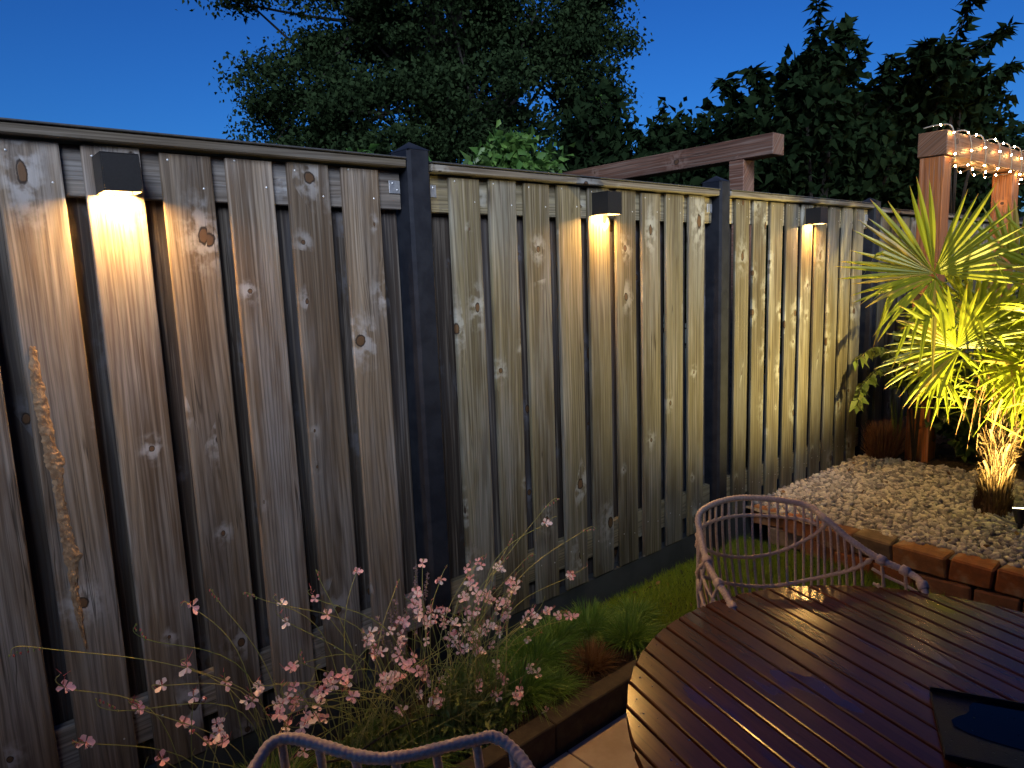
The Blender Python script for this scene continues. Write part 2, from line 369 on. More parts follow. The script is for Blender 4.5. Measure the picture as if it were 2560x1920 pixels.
E_led = emis('warm_led_dot', (1.0, .72, .34), 900.0)
E_fairy = emis('fairy_light_bulb', (1.0, .56, .19), 520.0)
E_lens = emis('spotlight_lens', (1.0, .80, .38), 40.0)

# ------------------------------------------------------------------ ground and setting
def sheet(name, x0, y0, x1, y1, z, mat, nx=2, ny=2, amp=0, kind='structure', lab=None):
    X, Y = np.meshgrid(np.linspace(x0, x1, nx), np.linspace(y0, y1, ny)); Z = np.full_like(X, z)
    if amp: Z = Z + amp * (np.sin(X * 23.1 + Y * 11) * np.cos(Y * 31.7 - X * 7) + rng.uniform(-.6, .6, X.shape))
    V = np.stack([X.ravel(), Y.ravel(), Z.ravel()], 1); i = np.arange(nx * ny).reshape(ny, nx)
    F = np.stack([i[:-1, :-1].ravel(), i[:-1, 1:].ravel(), i[1:, 1:].ravel(), i[1:, :-1].ravel()], 1)
    o = mesh_np(name, V, F, mat, None, bool(amp)); o['kind'] = kind
    if lab: o['label'] = lab
    return o
sheet('ground', -300, -300, 300, 300, -.345, M_far)
sheet('neighbour_soil', -6, .12, 16, 20, -.22, M_far)
sheet('flower_bed', -1.6, -.425, 2.72, .02, -.175, M_soil, 180, 30, .008)
sheet('lawn', 2.70, -3.2, 4.05, .02, -.165, M_turf, 40, 60, .003)
sheet('gravel_bed', 4.03, -3.2, 5.62, .02, .018, M_gbase, 30, 60, .004)
sheet('planting_soil', 5.60, -3.2, 12, .02, .012, M_soil, 120, 60, .012)
# terrace with paving slabs as parts
terr = sheet('terrace', -3.2, -6, 2.66, -.50, -.285, M_kerb)
mb = MB(); mb.bevbox((-.298, -.298, -.02), (.298, .298, 0), .002)
sl0 = None
for i in range(-4, 4):
    for j in range(0, 6):
        x = 2.63 - .3 - (i + 4) * .603; y = -.505 - .3 - j * .603
        if sl0 is None: sl0 = mb.build('paving_slab', M_terr); o = sl0
        else: o = sl0.copy(); C.objects.link(o)
        o.location = (x, y, -.268); o.parent = terr
# kerb
kerb = bpy.data.objects.new('kerb', None); C.objects.link(kerb); kerb['kind'] = 'structure'
kx = [-1.8, -.8, .2, 1.2, 1.985, 2.74]
for a, b in zip(kx[:-1], kx[1:]):
    m_ = MB(); m_.bevbox((a + .0015, -.498, -.36), (b - .0015, -.42, -.148), .004); m_.build('kerb_stone', M_kerb, kerb)
yy = -.50
while yy > -3.2:
    m_ = MB(); m_.bevbox((2.662, yy - .998, -.36), (2.74, yy - .002, -.148), .004); m_.build('kerb_stone', M_kerb, kerb); yy -= 1.0

# ------------------------------------------------------------------ fence
PW = 1.906; BWD = .14; PT = (1.80 - BWD) / 9
def board(w, h, t, bow=0):
    """board with rounded long edges, standing on z=0, front face at y=0"""
    c = .004; s = MB(); n = 7; ring = [(-w/2 + c, 0), (w/2 - c, 0), (w/2 - .001, .0012), (w/2, c), (w/2, t - c), (w/2 - c, t), (-w/2 + c, t), (-w/2, t - c), (-w/2, c), (-w/2 + .001, .0012)]
    v = []; k = len(ring)
    for i in range(n):
        z = h * i / (n - 1); b = bow * math.sin(PI * i / (n - 1))
        v += [(x, y + b, z) for x, y in ring]
    f = [(i * k + j, i * k + (j + 1) % k, (i + 1) * k + (j + 1) % k, (i + 1) * k + j) for i in range(n - 1) for j in range(k)]
    f += [tuple(range(k - 1, -1, -1)), tuple((n - 1) * k + j for j in range(k))]
    s.add(v, f); return s
protos = {}
plabels = ['brown weathered fence panel nearest on the left carrying the first wall lamp',
           'fence panel between the two nearest dark posts, with second wall lamp',
           'yellowish fence panel behind the gravel carrying the third wall lamp',
           'dim fence panel directly behind the palm crown', 'dim distant fence panel right of the pergola post', 'farthest dark fence panel at the right edge']
for pn in range(0, 6):
    x0 = pn * PW
    root = thing('timber_fence', (x0, 0, 0), plabels[pn], 'fence panel', 'wooden fence panels')
    bm_ = W_old if pn == 0 else W_green; rm_ = W_rail if pn == 0 else W_fresh
    drop = [0.0, -.006, -.004, -.03, -.04, -.05][pn]
    for i in range(9):      # front boards
        key = (i % 3); 
        if key not in protos: protos[key] = {}
        if pn == 0 or bm_.name not in protos[key]:
            if bm_.name not in protos[key]: protos[key][bm_.name] = board(BWD - .001 * key, 1.79, .0165, .0015 * (key - 1)).build('board', bm_); o = protos[key][bm_.name]
            else: o = protos[key][bm_.name].copy(); C.objects.link(o)
        else: o = protos[key][bm_.name].copy(); C.objects.link(o)
        o.name = 'board'; o.parent = root
        o.location = (BWD/2 + PT/2 + i * PT + random.uniform(-.002, .002), 0, drop + random.uniform(-.003, .004)); o.rotation_euler = (0, random.uniform(-.001, .001), random.uniform(-.012, .012))
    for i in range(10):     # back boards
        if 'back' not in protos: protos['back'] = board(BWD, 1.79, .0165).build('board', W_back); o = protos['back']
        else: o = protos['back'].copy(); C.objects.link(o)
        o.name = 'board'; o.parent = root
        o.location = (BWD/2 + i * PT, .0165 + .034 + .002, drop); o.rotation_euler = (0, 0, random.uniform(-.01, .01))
    for z0, z1 in ((1.662, 1.795), (.10, .238)):
        s_ = MB(); s_.bevbox((0, .0185, z0 + drop), (1.80, .0495, z1 + drop), .003, jit=.0008); s_.build('rail', rm_, root)
    s_ = MB(); s_.bevbox((-.0 if pn else -.1, -.028, 1.800 + drop), (1.802 , .095, 1.828 + drop), .004, jit=.001); s_.build('cap_board', W_cap, root)
    s_ = MB(); s_.bevbox((-.0 if pn else -.1, -.034, 1.8285 + drop), (1.800, .10, 1.8345 + drop), .002); s_.build('cap_felt', M_felt, root)
    s_ = MB(); s_.bevbox((0, .012, -.30), (1.80, .062, -.004 + drop), .004); s_.build('kickboard', M_kick, root)
    s_ = MB()
    for i in range(9):
        for zz, dx in ((1.775, -.045), (1.70, .045), (.17, -.04), (.15, .04)):
            s_.ball((BWD/2 + PT/2 + i * PT + dx, -.0003, zz + random.uniform(-.01, .01) + drop), .0032, 6, 4, (1, .35, 1))
    o = s_.build('screws', M_zinc, root); o['kind'] = 'stuff'
    for bx, sx in ((1.775, 1), (.022, -1)):
        if pn == 0 and sx < 0: continue
        s_ = MB(); s_.bevbox((bx - .022, .0145, 1.716 + drop), (bx + .022, .0175, 1.76 + drop), .0012)
        for q in (-.008, .010): s_.ball((bx + q * sx, .0135, 1.75 - (q > 0) * .022 + drop), .0035, 6, 4, (1, .4, 1))
        s_.build('bracket', M_zinc, root)
# posts
dl = ['dark concrete fence post nearest to the camera, with pointed cap', 'dark concrete fence post right of the second wall lamp',
      'dark fence post left of the palm crown, behind its leaves', 'far dark fence post right of the pergola post', 'farthest dark fence post at the right edge', 'dark fence post outside the left frame edge']
for i, px in enumerate([1.853, 1.853 + PW, 1.853 + 2 * PW, 1.853 + 3 * PW, 1.853 + 4 * PW, -.053]):
    root = thing('fence_post', (px, .02, 0), dl[i], 'fence post', 'anthracite concrete fence posts')
    zt = [1.862, 1.868, 1.84, 1.83, 1.82, 1.86][i]
    s_ = MB(); h = .0462; c = .011; ring = [(-h + c, -.052), (h - c, -.052), (h, -.052 + c), (h, .070 - c), (h - c, .070), (-h + c, .070), (-h, .070 - c), (-h, -.052 + c)]
    lv = [-.4, .4, 1.0, zt]; v = [(x, y, z) for z in lv for x, y in ring]
    f = [(a * 8 + j, a * 8 + (j + 1) % 8, (a + 1) * 8 + (j + 1) % 8, (a + 1) * 8 + j) for a in range(3) for j in range(8)]
    f += [tuple(24 + j for j in range(8))]; s_.add(v, f); s_.build('shaft', M_post, root)
    s_ = MB(); e = .0472; v = [(-e, -.053, zt + .001), (e, -.053, zt + .001), (e, .071, zt + .001), (-e, .071, zt + .001), (0, .009, zt + .036)]
    s_.add(v, [(3, 2, 1, 0), (0, 1, 4), (1, 2, 4), (2, 3, 4), (3, 0, 4)]); s_.build('pointed_cap', M_post, root)

# strip of bark and raised knots left on the first board
root = thing('bark_remnant', (.68, 0, .95), 'rough brown bark strip clinging to the leftmost full fence board', 'bark')
bp = [(.668, 1.285, .008), (.667, 1.20, .016), (.672, 1.10, .017), (.676, 1.02, .018), (.683, .975, .027), (.684, .95, .016), (.682, .90, .013), (.684, .82, .015), (.688, .74, .020), (.694, .715, .026), (.690, .69, .014), (.686, .62, .012), (.690, .52, .008), (.694, .45, .002)]
v = []; f = []; m_ = 110; q_ = 9
for i in range(m_):
    z = 1.285 - (1.285 - .45) * i / (m_ - 1); zz = [b[1] for b in bp][::-1]; x = np.interp(z, zz, [b[0] for b in bp][::-1]); w = np.interp(z, zz, [b[2] for b in bp][::-1]) * random.uniform(.8, 1.15)
    for j in range(q_):
        u = 2 * j / (q_ - 1) - 1; v.append((x + u * w + random.uniform(-.001, .001), .0006 - (1 - u * u) * (.0045 + .05 * max(0, w - .018)) - random.uniform(0, .0028) * (abs(u) < .95), z + random.uniform(-.002, .002)))
f = [(i * q_ + j, i * q_ + j + 1, (i + 1) * q_ + j + 1, (i + 1) * q_ + j) for i in range(m_ - 1) for j in range(q_ - 1)]
under(mesh_np('bark_strip', v, f, simple('rough_bark_strip', (.17, .10, .055), .9, (.30, .20, .12), 60, .8, bd=.004)), root)

# ------------------------------------------------------------------ wall lamps
def wall_lamp(x, label):
    root = thing('wall_lamp', (x, 0, 1.668), label, 'wall lamp', 'dark cube wall lamps on the fence')
    w, d, h, t = .045, .094, .096, .003; s_ = MB()
    s_.bevbox((-w, -d, h - t), (w, -.001, h), .001); s_.box((-w, -d, 0), (-w + t, -.001, h - t - .0002)); s_.box((w - t, -d, 0), (w, -.001, h - t - .0002))
    s_.box((-w + t + .0002, -d, 0), (w - t - .0002, -d + t, h - t - .0002)); s_.box((-w + t + .0002, -.001 - t, 0.0), (w - t - .0002, -.001, h - t - .0002)); s_.build('housing', M_black, root)
    s_ = MB(); s_.box((-w + t + .002, -d + t + .002, .011), (w - t - .002, -.006, .014)); s_.build('diffuser', E_lamp, root)
    for q in (-.022, 0, .022):
        s_ = MB(); s_.ball((q, -.05, .0095), .0055, 8, 6, (1, 1, .6)); s_.build('led', E_led, root)
    return root
wall_lamp(.899, 'dark cube lamp on the brown panel at left, lit warm below')
wall_lamp(2.806, 'dark cube lamp on the middle panel between two posts, lit')
wall_lamp(4.729, 'smallest dark cube lamp, above the gravel and left of palm')

# ------------------------------------------------------------------ pergolas
root = thing('pergola', (5.83, -.32, .02), 'red-brown timber pergola with rope lights wound round its beam', 'pergola')
for x0, nm in ((5.76, 0), (7.34, 1)):
    s_ = MB(); s_.bevbox((x0, -.398, 0), (x0 + .14, -.245, 2.108), .004); under(s_.build('post', W_doug), root)
s_ = MB(); s_.bevbox((5.75, -.412, 2.112), (8.6, -.232, 2.27), .004); under(s_.build('beam', W_dougx), root)
# rope light
root = thing('rope_light', (5.9, -.32, 2.1), 'lit clear rope light wound in loops round the pergola beam', 'rope light')
s_ = MB(); pts = []; x = 5.80; bulbs = []
loop = [(-.425, 2.283), (-.425, 2.10), (-.32, 2.092), (-.22, 2.10), (-.22, 2.283), (-.32, 2.292)]
pts.append((5.76, -.26, 2.30)); pts.append((5.78, -.34, 2.31))
n_ = 0
while x < 8.5:
    for k, (y, z) in enumerate(loop):
        xx = x + .31 * k / 6; sag = .012 if k in (1, 2, 3) else 0
        pts.append((xx + random.uniform(-.008, .008), y + random.uniform(-.006, .006), z - sag))
    x += .31
sp = spline(pts, 5); s_.tube(sp, .0048, 6); g = G('clear_rope_tube'); g.set(col=(.30, .26, .20), rough=.2, spec=.6); 
under(s_.build('tube', g.m, None, True), root)
acc = 0
for a, b in zip(sp[:-1], sp[1:]):
    acc += (b - a).length
    if acc > .095:
        acc = 0; 
        s_ = MB(); s_.ball(tuple(b), .0062, 8, 6); under(s_.build('bulb', E_fairy), root)
root = thing('timber_gantry', (5.17, .74, 2.0), 'reddish timber beam on a post rising behind the fence', 'timber frame')
s_ = MB(); s_.bevbox((5.10, .455, 2.19), (5.25, 6.2, 2.335), .004); under(s_.build('beam', W_neigh), root)
s_ = MB(); s_.bevbox((5.102, .68, -.3), (5.248, .80, 2.188), .004); under(s_.build('post', W_neigh), root)

# ------------------------------------------------------------------ brick edging wall
root = thing('brick_wall', (4.05, -.6, -.17), 'low dry-laid edging wall of old clay bricks holding the gravel', 'brick wall')
yj = [-.02, -.235, -.445, -.642, -.835, -1.085, -1.272, -1.50, -1.72, -1.95, -2.18, -2.42, -2.66]
brk = {}
def brick(cx, cy, cz, ly, dz):
    M = Matrix.Translation((cx, cy, cz)) @ Matrix.Rotation(random.uniform(-.075, .075), 4, 'Z') @ Matrix.Rotation(random.uniform(-.02, .02), 4, 'X')
    s_ = MB(); s_.bevbox((-.066, -ly/2 + .004, -dz/2 + .002), (.066, ly/2 - .004, dz/2 - .002), .008, jit=.0065)
    o = s_.build('brick', M_brick); o.matrix_world = M; o.parent = root; o.matrix_parent_inverse = Matrix.Translation(-root.location)
for c, (z0, z1) in enumerate(((-.215, -.185), (-.183, -.077), (-.075, .032))):
    off = [0, .11, 0][c]
    for a, b in zip(yj[:-1], yj[1:]):
        if c == 0: continue
        bend = .10 * max(0, 1 + a / .45) if a > -.45 else 0
        brick(4.055 + bend + random.uniform(-.006, .006), (a + b)/2 - off, (z0 + z1)/2 + random.uniform(-.006, .006) * (c == 2), abs(b - a), z1 - z0)

# ------------------------------------------------------------------ gravel stones
def stones(n, x0, x1, y0, y1, z, r0, r1, name, mat, seed=1):
    rg = np.random.default_rng(seed)
    ico = np.array([(0,0,1),(.89,0,.45),(.28,.85,.45),(-.72,.53,.45),(-.72,-.53,.45),(.28,-.85,.45),(.72,.53,-.45),(-.28,.85,-.45),(-.89,0,-.45),(-.28,-.85,-.45),(.72,-.53,-.45),(0,0,-1)])
    T = np.array([(0,1,2),(0,2,3),(0,3,4),(0,4,5),(0,5,1),(1,6,2),(2,7,3),(3,8,4),(4,9,5),(5,10,1),(6,7,2),(7,8,3),(8,9,4),(9,10,5),(10,6,1),(11,7,6),(11,8,7),(11,9,8),(11,10,9),(11,6,10)])
    c = np.stack([rg.uniform(x0, x1, n), rg.uniform(y0, y1, n), z + rg.uniform(-.3, 1, n) * r0], 1)
    R = rg.uniform(r0, r1, n)[:, None, None]
    V = ico[None] * (1 + rg.uniform(-.28, .28, (n, 12, 1)))
    sc = np.stack([rg.uniform(.8, 1.4, n), rg.uniform(.6, 1, n), rg.uniform(.45, .8, n)], 1)[:, None, :]
    V = V * sc
    A = rg.uniform(0, 2*PI, n); B = rg.normal(0, .5, n)
    ca, sa, cb, sb = np.cos(A), np.sin(A), np.cos(B), np.sin(B)
    X = V[..., 0]; Y = V[..., 1]; Z = V[..., 2]
    X, Z = X * cb[:, None] - Z * sb[:, None], X * sb[:, None] + Z * cb[:, None]
    X, Y = X * ca[:, None] - Y * sa[:, None], X * sa[:, None] + Y * ca[:, None]
    V = np.stack([X, Y, Z], 2) * R + c[:, None, :]
    F = (np.arange(n)[:, None, None] * 12 + T[None]).reshape(-1, 3)
    o = mesh_np(name, V.reshape(-1, 3), F, mat); o['kind'] = 'stuff'; return o
o = stones(11500, 4.10, 5.63, -2.6, .0, .024, .009, .025, 'gravel', M_stone); tag(o, 'pale grey and cream gravel stones around the palm', 'gravel')
o = stones(2600, .3, 2.7, -.42, 0, -.168, .002, .006, 'soil_crumbs', M_chip, 3); tag(o, 'loose crumbs and bark bits on the dark flower bed', 'soil crumbs')
o = stones(1800, 5.62, 7.5, -2.2, 0, .02, .003, .010, 'bark_mulch', M_chip, 5); tag(o, 'dark mulch on the planting bed behind the gravel', 'mulch')

# ------------------------------------------------------------------ lawn blades
n = 34000; b = np.stack([rng.uniform(2.60, 4.0, n), rng.uniform(-1.6, -.0, n) , np.full(n, -.168)], 1)
b[: n//2, 1] = rng.uniform(-.9, 0, n//2)
ok = ~((b[:, 0] < 2.74) & (b[:, 1] < -.42)); b = b[ok]; n = len(b)
hh = rng.uniform(.025, .055, n); t = b + np.stack([rng.normal(0, .018, n), rng.normal(0, .018, n), hh], 1)
o = blades('lawn_grass', b, t, L_grass, .0024, .15, None, 2); tag(o, 'short bright green lawn between flower bed and brick edging', 'grass', kind='stuff')

n = 46; P = np.concatenate([np.stack([rng.uniform(2.7, 3.95, n), rng.uniform(-1.3, -.05, n), np.full(n, -.135)], 1), np.stack([rng.uniform(4.15, 5.6, n), rng.uniform(-1.6, -.05, n), np.full(n, .046)], 1), np.stack([rng.uniform(1.0, 2.6, 30), rng.uniform(-.42, -.3, 30), np.full(30, -.158)], 1)])
o = leaves('fallen_leaves', P, L_dead, .028, .018, None, droop=0); tag(o, 'scattered withered brown leaves on lawn, soil and gravel', 'fallen leaves', kind='stuff')

# ------------------------------------------------------------------ grass tufts
def tuft(x, y, r, h, n, mat, name, label, group=None, sagm=.35, z=-.17, w=.0032):
    root = thing(name, (x, y, z), label, 'plant', group)
    a = rng.uniform(0, 2*PI, n); q = rng.uniform(0, .05, n); d = r * rng.uniform(.25, 1.15, n)
    b = np.stack([x + np.cos(a) * q, y + np.sin(a) * q, np.full(n, z)], 1)
    t = np.stack([x + np.cos(a + rng.normal(0, .25, n)) * d, y + np.sin(a) * d, z + h * rng.uniform(.15, 1.0, n) * (1.15 - .6 * d / r)], 1)
    o = blades('leaf_blades', b, t, mat, w, sagm * rng.uniform(.5, 1.3, n), None, 5); o['kind'] = 'stuff'; under(o, root)
tg = 'green grass tufts in the flower bed'
for i, (x, y, r, h, n_, lb) in enumerate([
    (2.02, -.27, .21, .17, 1000, 'green grass tuft nearest the kerb, lowest in the row'), (1.92, -.12, .17, .15, 600, 'green grass tuft half hidden behind pink flowers'),
    (2.20, -.15, .20, .18, 1000, 'green grass tuft just left of the brown dead tuft'), (2.36, -.10, .18, .17, 800, 'green grass tuft against the fence behind the dead tuft'),
    (2.55, -.13, .18, .18, 900, 'tallest green grass tuft close to the fence boards'), (2.62, -.30, .18, .16, 900, 'green grass tuft beside the lawn edge and table'),
    (2.78, -.20, .15, .13, 600, 'last green grass tuft merging into the lawn'), (2.13, -.33, .14, .12, 500, 'small green grass tuft leaning over the kerb')]):
    tuft(x, y, r, h, n_, L_tuft, 'grass_tuft', lb, tg)
tuft(2.37, -.31, .13, .13, 700, L_dead, 'dead_grass_tuft', 'withered brown grass tuft between the green ones', sagm=.2, w=.003)
tuft(1.10, -.16, .20, .18, 700, L_tuft, 'grass_tuft', 'dark grassy clump at the left under the pink flowers', tg)
tuft(1.45, -.30, .22, .15, 900, L_tuft, 'grass_tuft', 'dark grassy clump under the middle of the flowers', tg)
tuft(.86, -.30, .2, .14, 600, L_mix, 'grass_tuft', 'sparse grassy clump at the lower left corner', tg)

# ------------------------------------------------------------------ gaura flowers
def petal_v(ang, L, w, up):
    ca, sa = math.cos(ang), math.sin(ang)
    pts = [(0.1, 0, .0), (.35, w * .45, .05), (.75, w, .12), (1, .25 * w, .1), (1, -.25 * w, .1), (.75, -w, .12), (.35, -w * .45, .05), (.6, 0, -.02)]
    out = []
    for x, y, z in pts: x *= L; y *= L; z = z * L + x * up; out.append((x * ca - y * sa, x * sa + y * ca, z))
    return out, [(0, 7, 1), (1, 7, 2), (2, 7, 3), (3, 7, 4), (4, 7, 5), (5, 7, 6), (6, 7, 0)]
def flower_mesh(kind):
    s_ = MB()
    if kind < 3:
        angs = [(-2.5 + .15 * kind), -.9, .75 + .2 * kind, 2.3] if kind < 2 else [-.5, .5, 1.6, 2.9]
        for a in angs:
            v, f = petal_v(a + random.uniform(-.15, .15), .0165 * random.uniform(.9, 1.15), .36, random.uniform(.1, .9)); s_.add(v, f, 0)
        for k in range(7):
            a = -PI/2 + random.uniform(-.8, .8); s_.tube([(0, 0, 0), (math.cos(a) * .006, math.sin(a) * .006, .006), (math.cos(a) * .011, math.sin(a) * .011, .011)], .00035, 3, 0)
        s_.tube([(0, 0, .001), (0, .004, -.006), (0, .008, -.012)], [.0014, .0012, .0007], 5, 1)
        for k in range(2): a = random.uniform(0, 6.3); s_.tube([(0, 0, 0), (math.cos(a) * .009, math.sin(a) * .009, -.005)], [.0012, .0004], 4, 1)
    else:
        for k in range(3):
            a = 2.1 * k; s_.ball((math.cos(a) * .003, math.sin(a) * .003, .006), .0045, 6, 5, (1, .8, 2.2), 0 if k else 1)
        s_.tube([(0, 0, .004), (0, .003, -.01)], [.001, .0006], 4, 1)
    return s_
FM = []
for k in range(5):
    o = flower_mesh(k).build('flower', [M_pet, M_bud]); FM.append(o.data); bpy.data.objects.remove(o)
fl = [[.606,-.313,.514],[.623,-.384,.402],[.808,-.3,.426],[.919,-.221,.571],[.872,-.298,.449],[.875,-.314,.371],[.971,-.266,.347],[1.026,-.295,.28],[1.177,-.182,.474],[1.295,-.227,.414],[1.437,-.157,.486],[.916,-.362,.277],[.914,-.38,.254],[1.092,-.34,.264],[1.072,-.35,.236],[1.128,-.282,.242],[1.151,-.324,.157],[1.428,-.221,.281],[1.439,-.229,.256],[1.225,-.318,.237],[1.204,-.316,.231],[1.269,-.286,.219],[1.299,-.273,.218],[1.216,-.297,.18],[1.488,-.261,.141],[1.435,-.319,.161],[1.602,-.31,.016],[1.638,-.303,.005],[1.615,-.196,.331],[1.626,-.221,.319],[1.642,-.186,.355],[1.738,-.193,.374],[1.899,-.129,.345],[2.038,-.132,.306],[2.043,-.149,.317],[2.286,-.152,.425],[2.445,-.139,.146],[1.985,-.197,.184],[2.045,-.172,.177],[2.086,-.162,.201],[2.102,-.175,.225],[1.924,-.229,.144],[1.999,-.206,.148],[2.104,-.218,.106],[2.066,-.242,.103],[1.817,-.231,.197],[1.736,-.204,.208],[1.754,-.25,.219],[1.673,-.243,.266],[1.736,-.229,.174],[1.67,-.222,.282],[2.096,-.237,.029],[2.283,-.213,.048],[1.805,-.301,0],[1.942,-.256,-.061],[1.853,-.323,-.056],[1.821,-.26,.095],[1.74,-.263,.156],[.749,-.314,.396],[.774,-.373,.277],[1.157,-.336,.204],[1.563,-.29,.059],[1.562,-.231,.291],[1.908,-.186,.247],[1.965,-.161,.234],[1.814,-.215,.286],[1.835,-.238,.22],[1.561,-.277,.186],[1.526,-.237,.208],[1.911,-.24,.075]]
tips = [[.979,-.25,.576],[.794,-.25,.537],[1.269,-.25,.546],[2.042,-.2,.406],[2.121,-.2,.328],[2.275,-.16,.49],[2.5,-.15,.33],[1.081,-.25,.552],[.578,-.25,.598],[1.18,-.3,.33],[1.4,-.3,.3],[.7,-.33,.42],[1.55,-.2,.40]]
G3 = [(1.0, 'pink gaura plant at the left with long bare arching stems'), (1.40, 'pink gaura plant in the middle of the flower bed'), (1.75, 'pink gaura plant at right, leaning over the grass tufts')]
groots = []
for gi_, (bx, lb) in enumerate(G3):
    groots.append((thing('gaura_plant', (bx, -.28, -.17), lb, 'flowering plant', 'pink flowering gaura plants'), MB(), bx))
def stem_to(P, gi_, extra=.05):
    root, s_, bx = groots[gi_]
    B = Vector((bx + random.uniform(-.16, .16), -.27 + random.uniform(-.09, .07), -.17)); P = Vector(P)
    d = P - B; mid = B + d * .5 + Vector((-d.x * .22, random.uniform(-.05, .03), abs(d.length) * random.uniform(.10, .28)))
    E = P + Vector((d.x * .12 + random.uniform(-.01, .03), 0, random.uniform(-.01, .05))) if extra else P
    pts = spline([B, mid, P, E], 7); s_.tube(pts, [.0017 - .0009 * i / len(pts) for i in range(len(pts))], 4)
    return pts, E
random.seed(21)
for p in list(fl):
    if 1.0 < p[0] < 2.2 and random.random() < .95: fl.append([p[0] + random.uniform(-.26, .22), min(-.1, p[1] + random.uniform(-.08, .07)), max(-.1, p[2] + random.uniform(-.16, .08))])
for i, p in enumerate(fl):
    p = Vector(p); gi_ = 0 if p.x < 1.06 else (1 if p.x < 1.55 else 2)
    if i % 4 == 3 and p.z < .3: pts = None     # shares a neighbour's stem
    pts, E = stem_to(p, gi_)
    root, s_, bx = groots[gi_]
    k = random.choice([0, 0, 1, 1, 2, 2]); n_ = 1 if p.z > .38 else random.choice([1, 2, 2, 3])
    for j in range(n_):
        q = p + Vector((random.uniform(-.02, .02), random.uniform(-.02, .02), random.uniform(-.02, .02))) * (j > 0)
        o = bpy.data.objects.new('flower', FM[random.choice([0, 1, 2, 3]) if j else k]); C.objects.link(o)
        vd = (Vector((.44, -2.14, 1.6)) - q).normalized() + Vector((random.uniform(-.6, .6), random.uniform(-.3, .3), random.uniform(-.5, .4)))
        o.matrix_world = Matrix.Translation(q) @ vd.to_track_quat('Z', 'Y').to_matrix().to_4x4() @ Matrix.Rotation(random.uniform(-.7, .7), 4, 'Z') @ Matrix.Scale(random.uniform(.85, 1.25), 4)
        o.parent = root; o.matrix_parent_inverse = Matrix.Translation(-root.location)
    for j in range(random.randint(2, 5)):       # red buds toward the tip
        q = p.lerp(E, random.random()) + Vector((random.uniform(-.006, .006), 0, random.uniform(-.004, .008)))
        s_.tube([q, q + Vector((random.uniform(-.012, .015), random.uniform(-.006, .006), random.uniform(.004, .018)))], [.0011, .0004], 4, 1)
for p in tips:
    p = Vector(p); gi_ = 0 if p.x < 1.06 else (1 if p.x < 1.55 else 2); pts, E = stem_to(p, gi_)
    root, s_, bx = groots[gi_]
    for j in range(9):
        q = p.lerp(E, j / 8); s_.ball(tuple(q + Vector((random.uniform(-.004, .004), 0, random.uniform(-.004, .004)))), .0022, 4, 4, (1, 1, 1.8), 1 if j % 2 else 0)
for i in range(60):      # thin leafless shoots
    gi_ = random.choice([0, 1, 1, 2, 2]); bx = G3[gi_][0]
    stem_to((bx + random.uniform(-.25, .45), random.uniform(-.4, -.1), random.uniform(-.05, .25)), gi_)
for root, s_, bx in groots:
    o = s_.build('stems', [L_stem, M_bud]); o['kind'] = 'stuff'; under(o, root)
    n_ = 2600; a = rng.uniform(0, 2*PI, n_); rr = rng.uniform(0, 1, n_) ** .6
    P = np.stack([bx + np.cos(a) * rr * .26, -.26 + np.sin(a) * rr * .15, -.165 + rng.uniform(0, .22, n_) * (1.1 - rr)], 1)
    o = leaves('foliage', P, L_mix, .036, .010, None); o['kind'] = 'stuff'; under(o, root)
# lavender
root = thing('lavender', (1.6, -.13, -.17), 'faded lavender spikes standing behind the pink flowers', 'plant')
s_ = MB(); PP = []
lv = [(1.704, .408), (1.632, .285), (1.665, .33), (1.735, .375), (1.588, .334), (1.559, .31), (1.521, .29), (1.599, .227), (1.559, .191), (1.64, .24), (1.50, .22), (1.68, .25), (1.47, .25), (1.54, .24), (1.62, .19), (1.72, .27)]
for x, z in lv:
    y = -.12 + random.uniform(-.04, .03); B = Vector((1.6 + (x - 1.6) * .3, -.13, -.17)); T = Vector((x, y, z)); pts = spline([B, B.lerp(T, .5) + Vector((0, 0, .03)), T], 6); s_.tube(pts, .0011, 4)
    dr = (T - pts[-3]).normalized()
    for k in range(10):
        c = T - dr * (.010 * k + .004)
        for m_ in range(6): a = random.uniform(0, 6.3); PP.append((c.x + .004 * math.cos(a), c.y + .004 * math.sin(a), c.z))
under(s_.build('stems', L_stem), root)['kind'] = 'stuff'
o = leaves('blooms', np.array(PP), L_lav, .009, .006, None, droop=-.4); o['kind'] = 'stuff'; under(o, root)
# drip hose
s_ = MB(); s_.tube(spline([(1.16, -.42, .09), (1.28, -.36, .02), (1.42, -.33, .01), (1.6, -.30, -.03), (1.7, -.25, -.12)], 8), .0035, 6)
s_.tube(spline([(1.16, -.42, .09), (1.02, -.40, .0), (.95, -.36, -.17)], 6), .0035, 6)
tag(s_.build('garden_hose', M_black, None, True), 'thin black hose arching through the flowers', 'hose')
# fallen petals
root = None
for i, (x, y) in enumerate([(1.78, -.37), (1.83, -.40), (1.95, -.36), (1.74, -.34), (2.02, -.41)]):
    o = bpy.data.objects.new('fallen_flower', FM[3 if i % 2 else 2]); C.objects.link(o); o.location = (x, y, -.155); o.rotation_euler = (.6, .3, i)
    tag(o, 'fallen pink blossom on the dark soil, ' + ['in the middle of the five', 'near the black kerb front', 'closest to the grass tufts', 'leftmost of the five', 'on the kerb edge by the green tuft'][i], 'flower', 'fallen blossoms by the kerb')

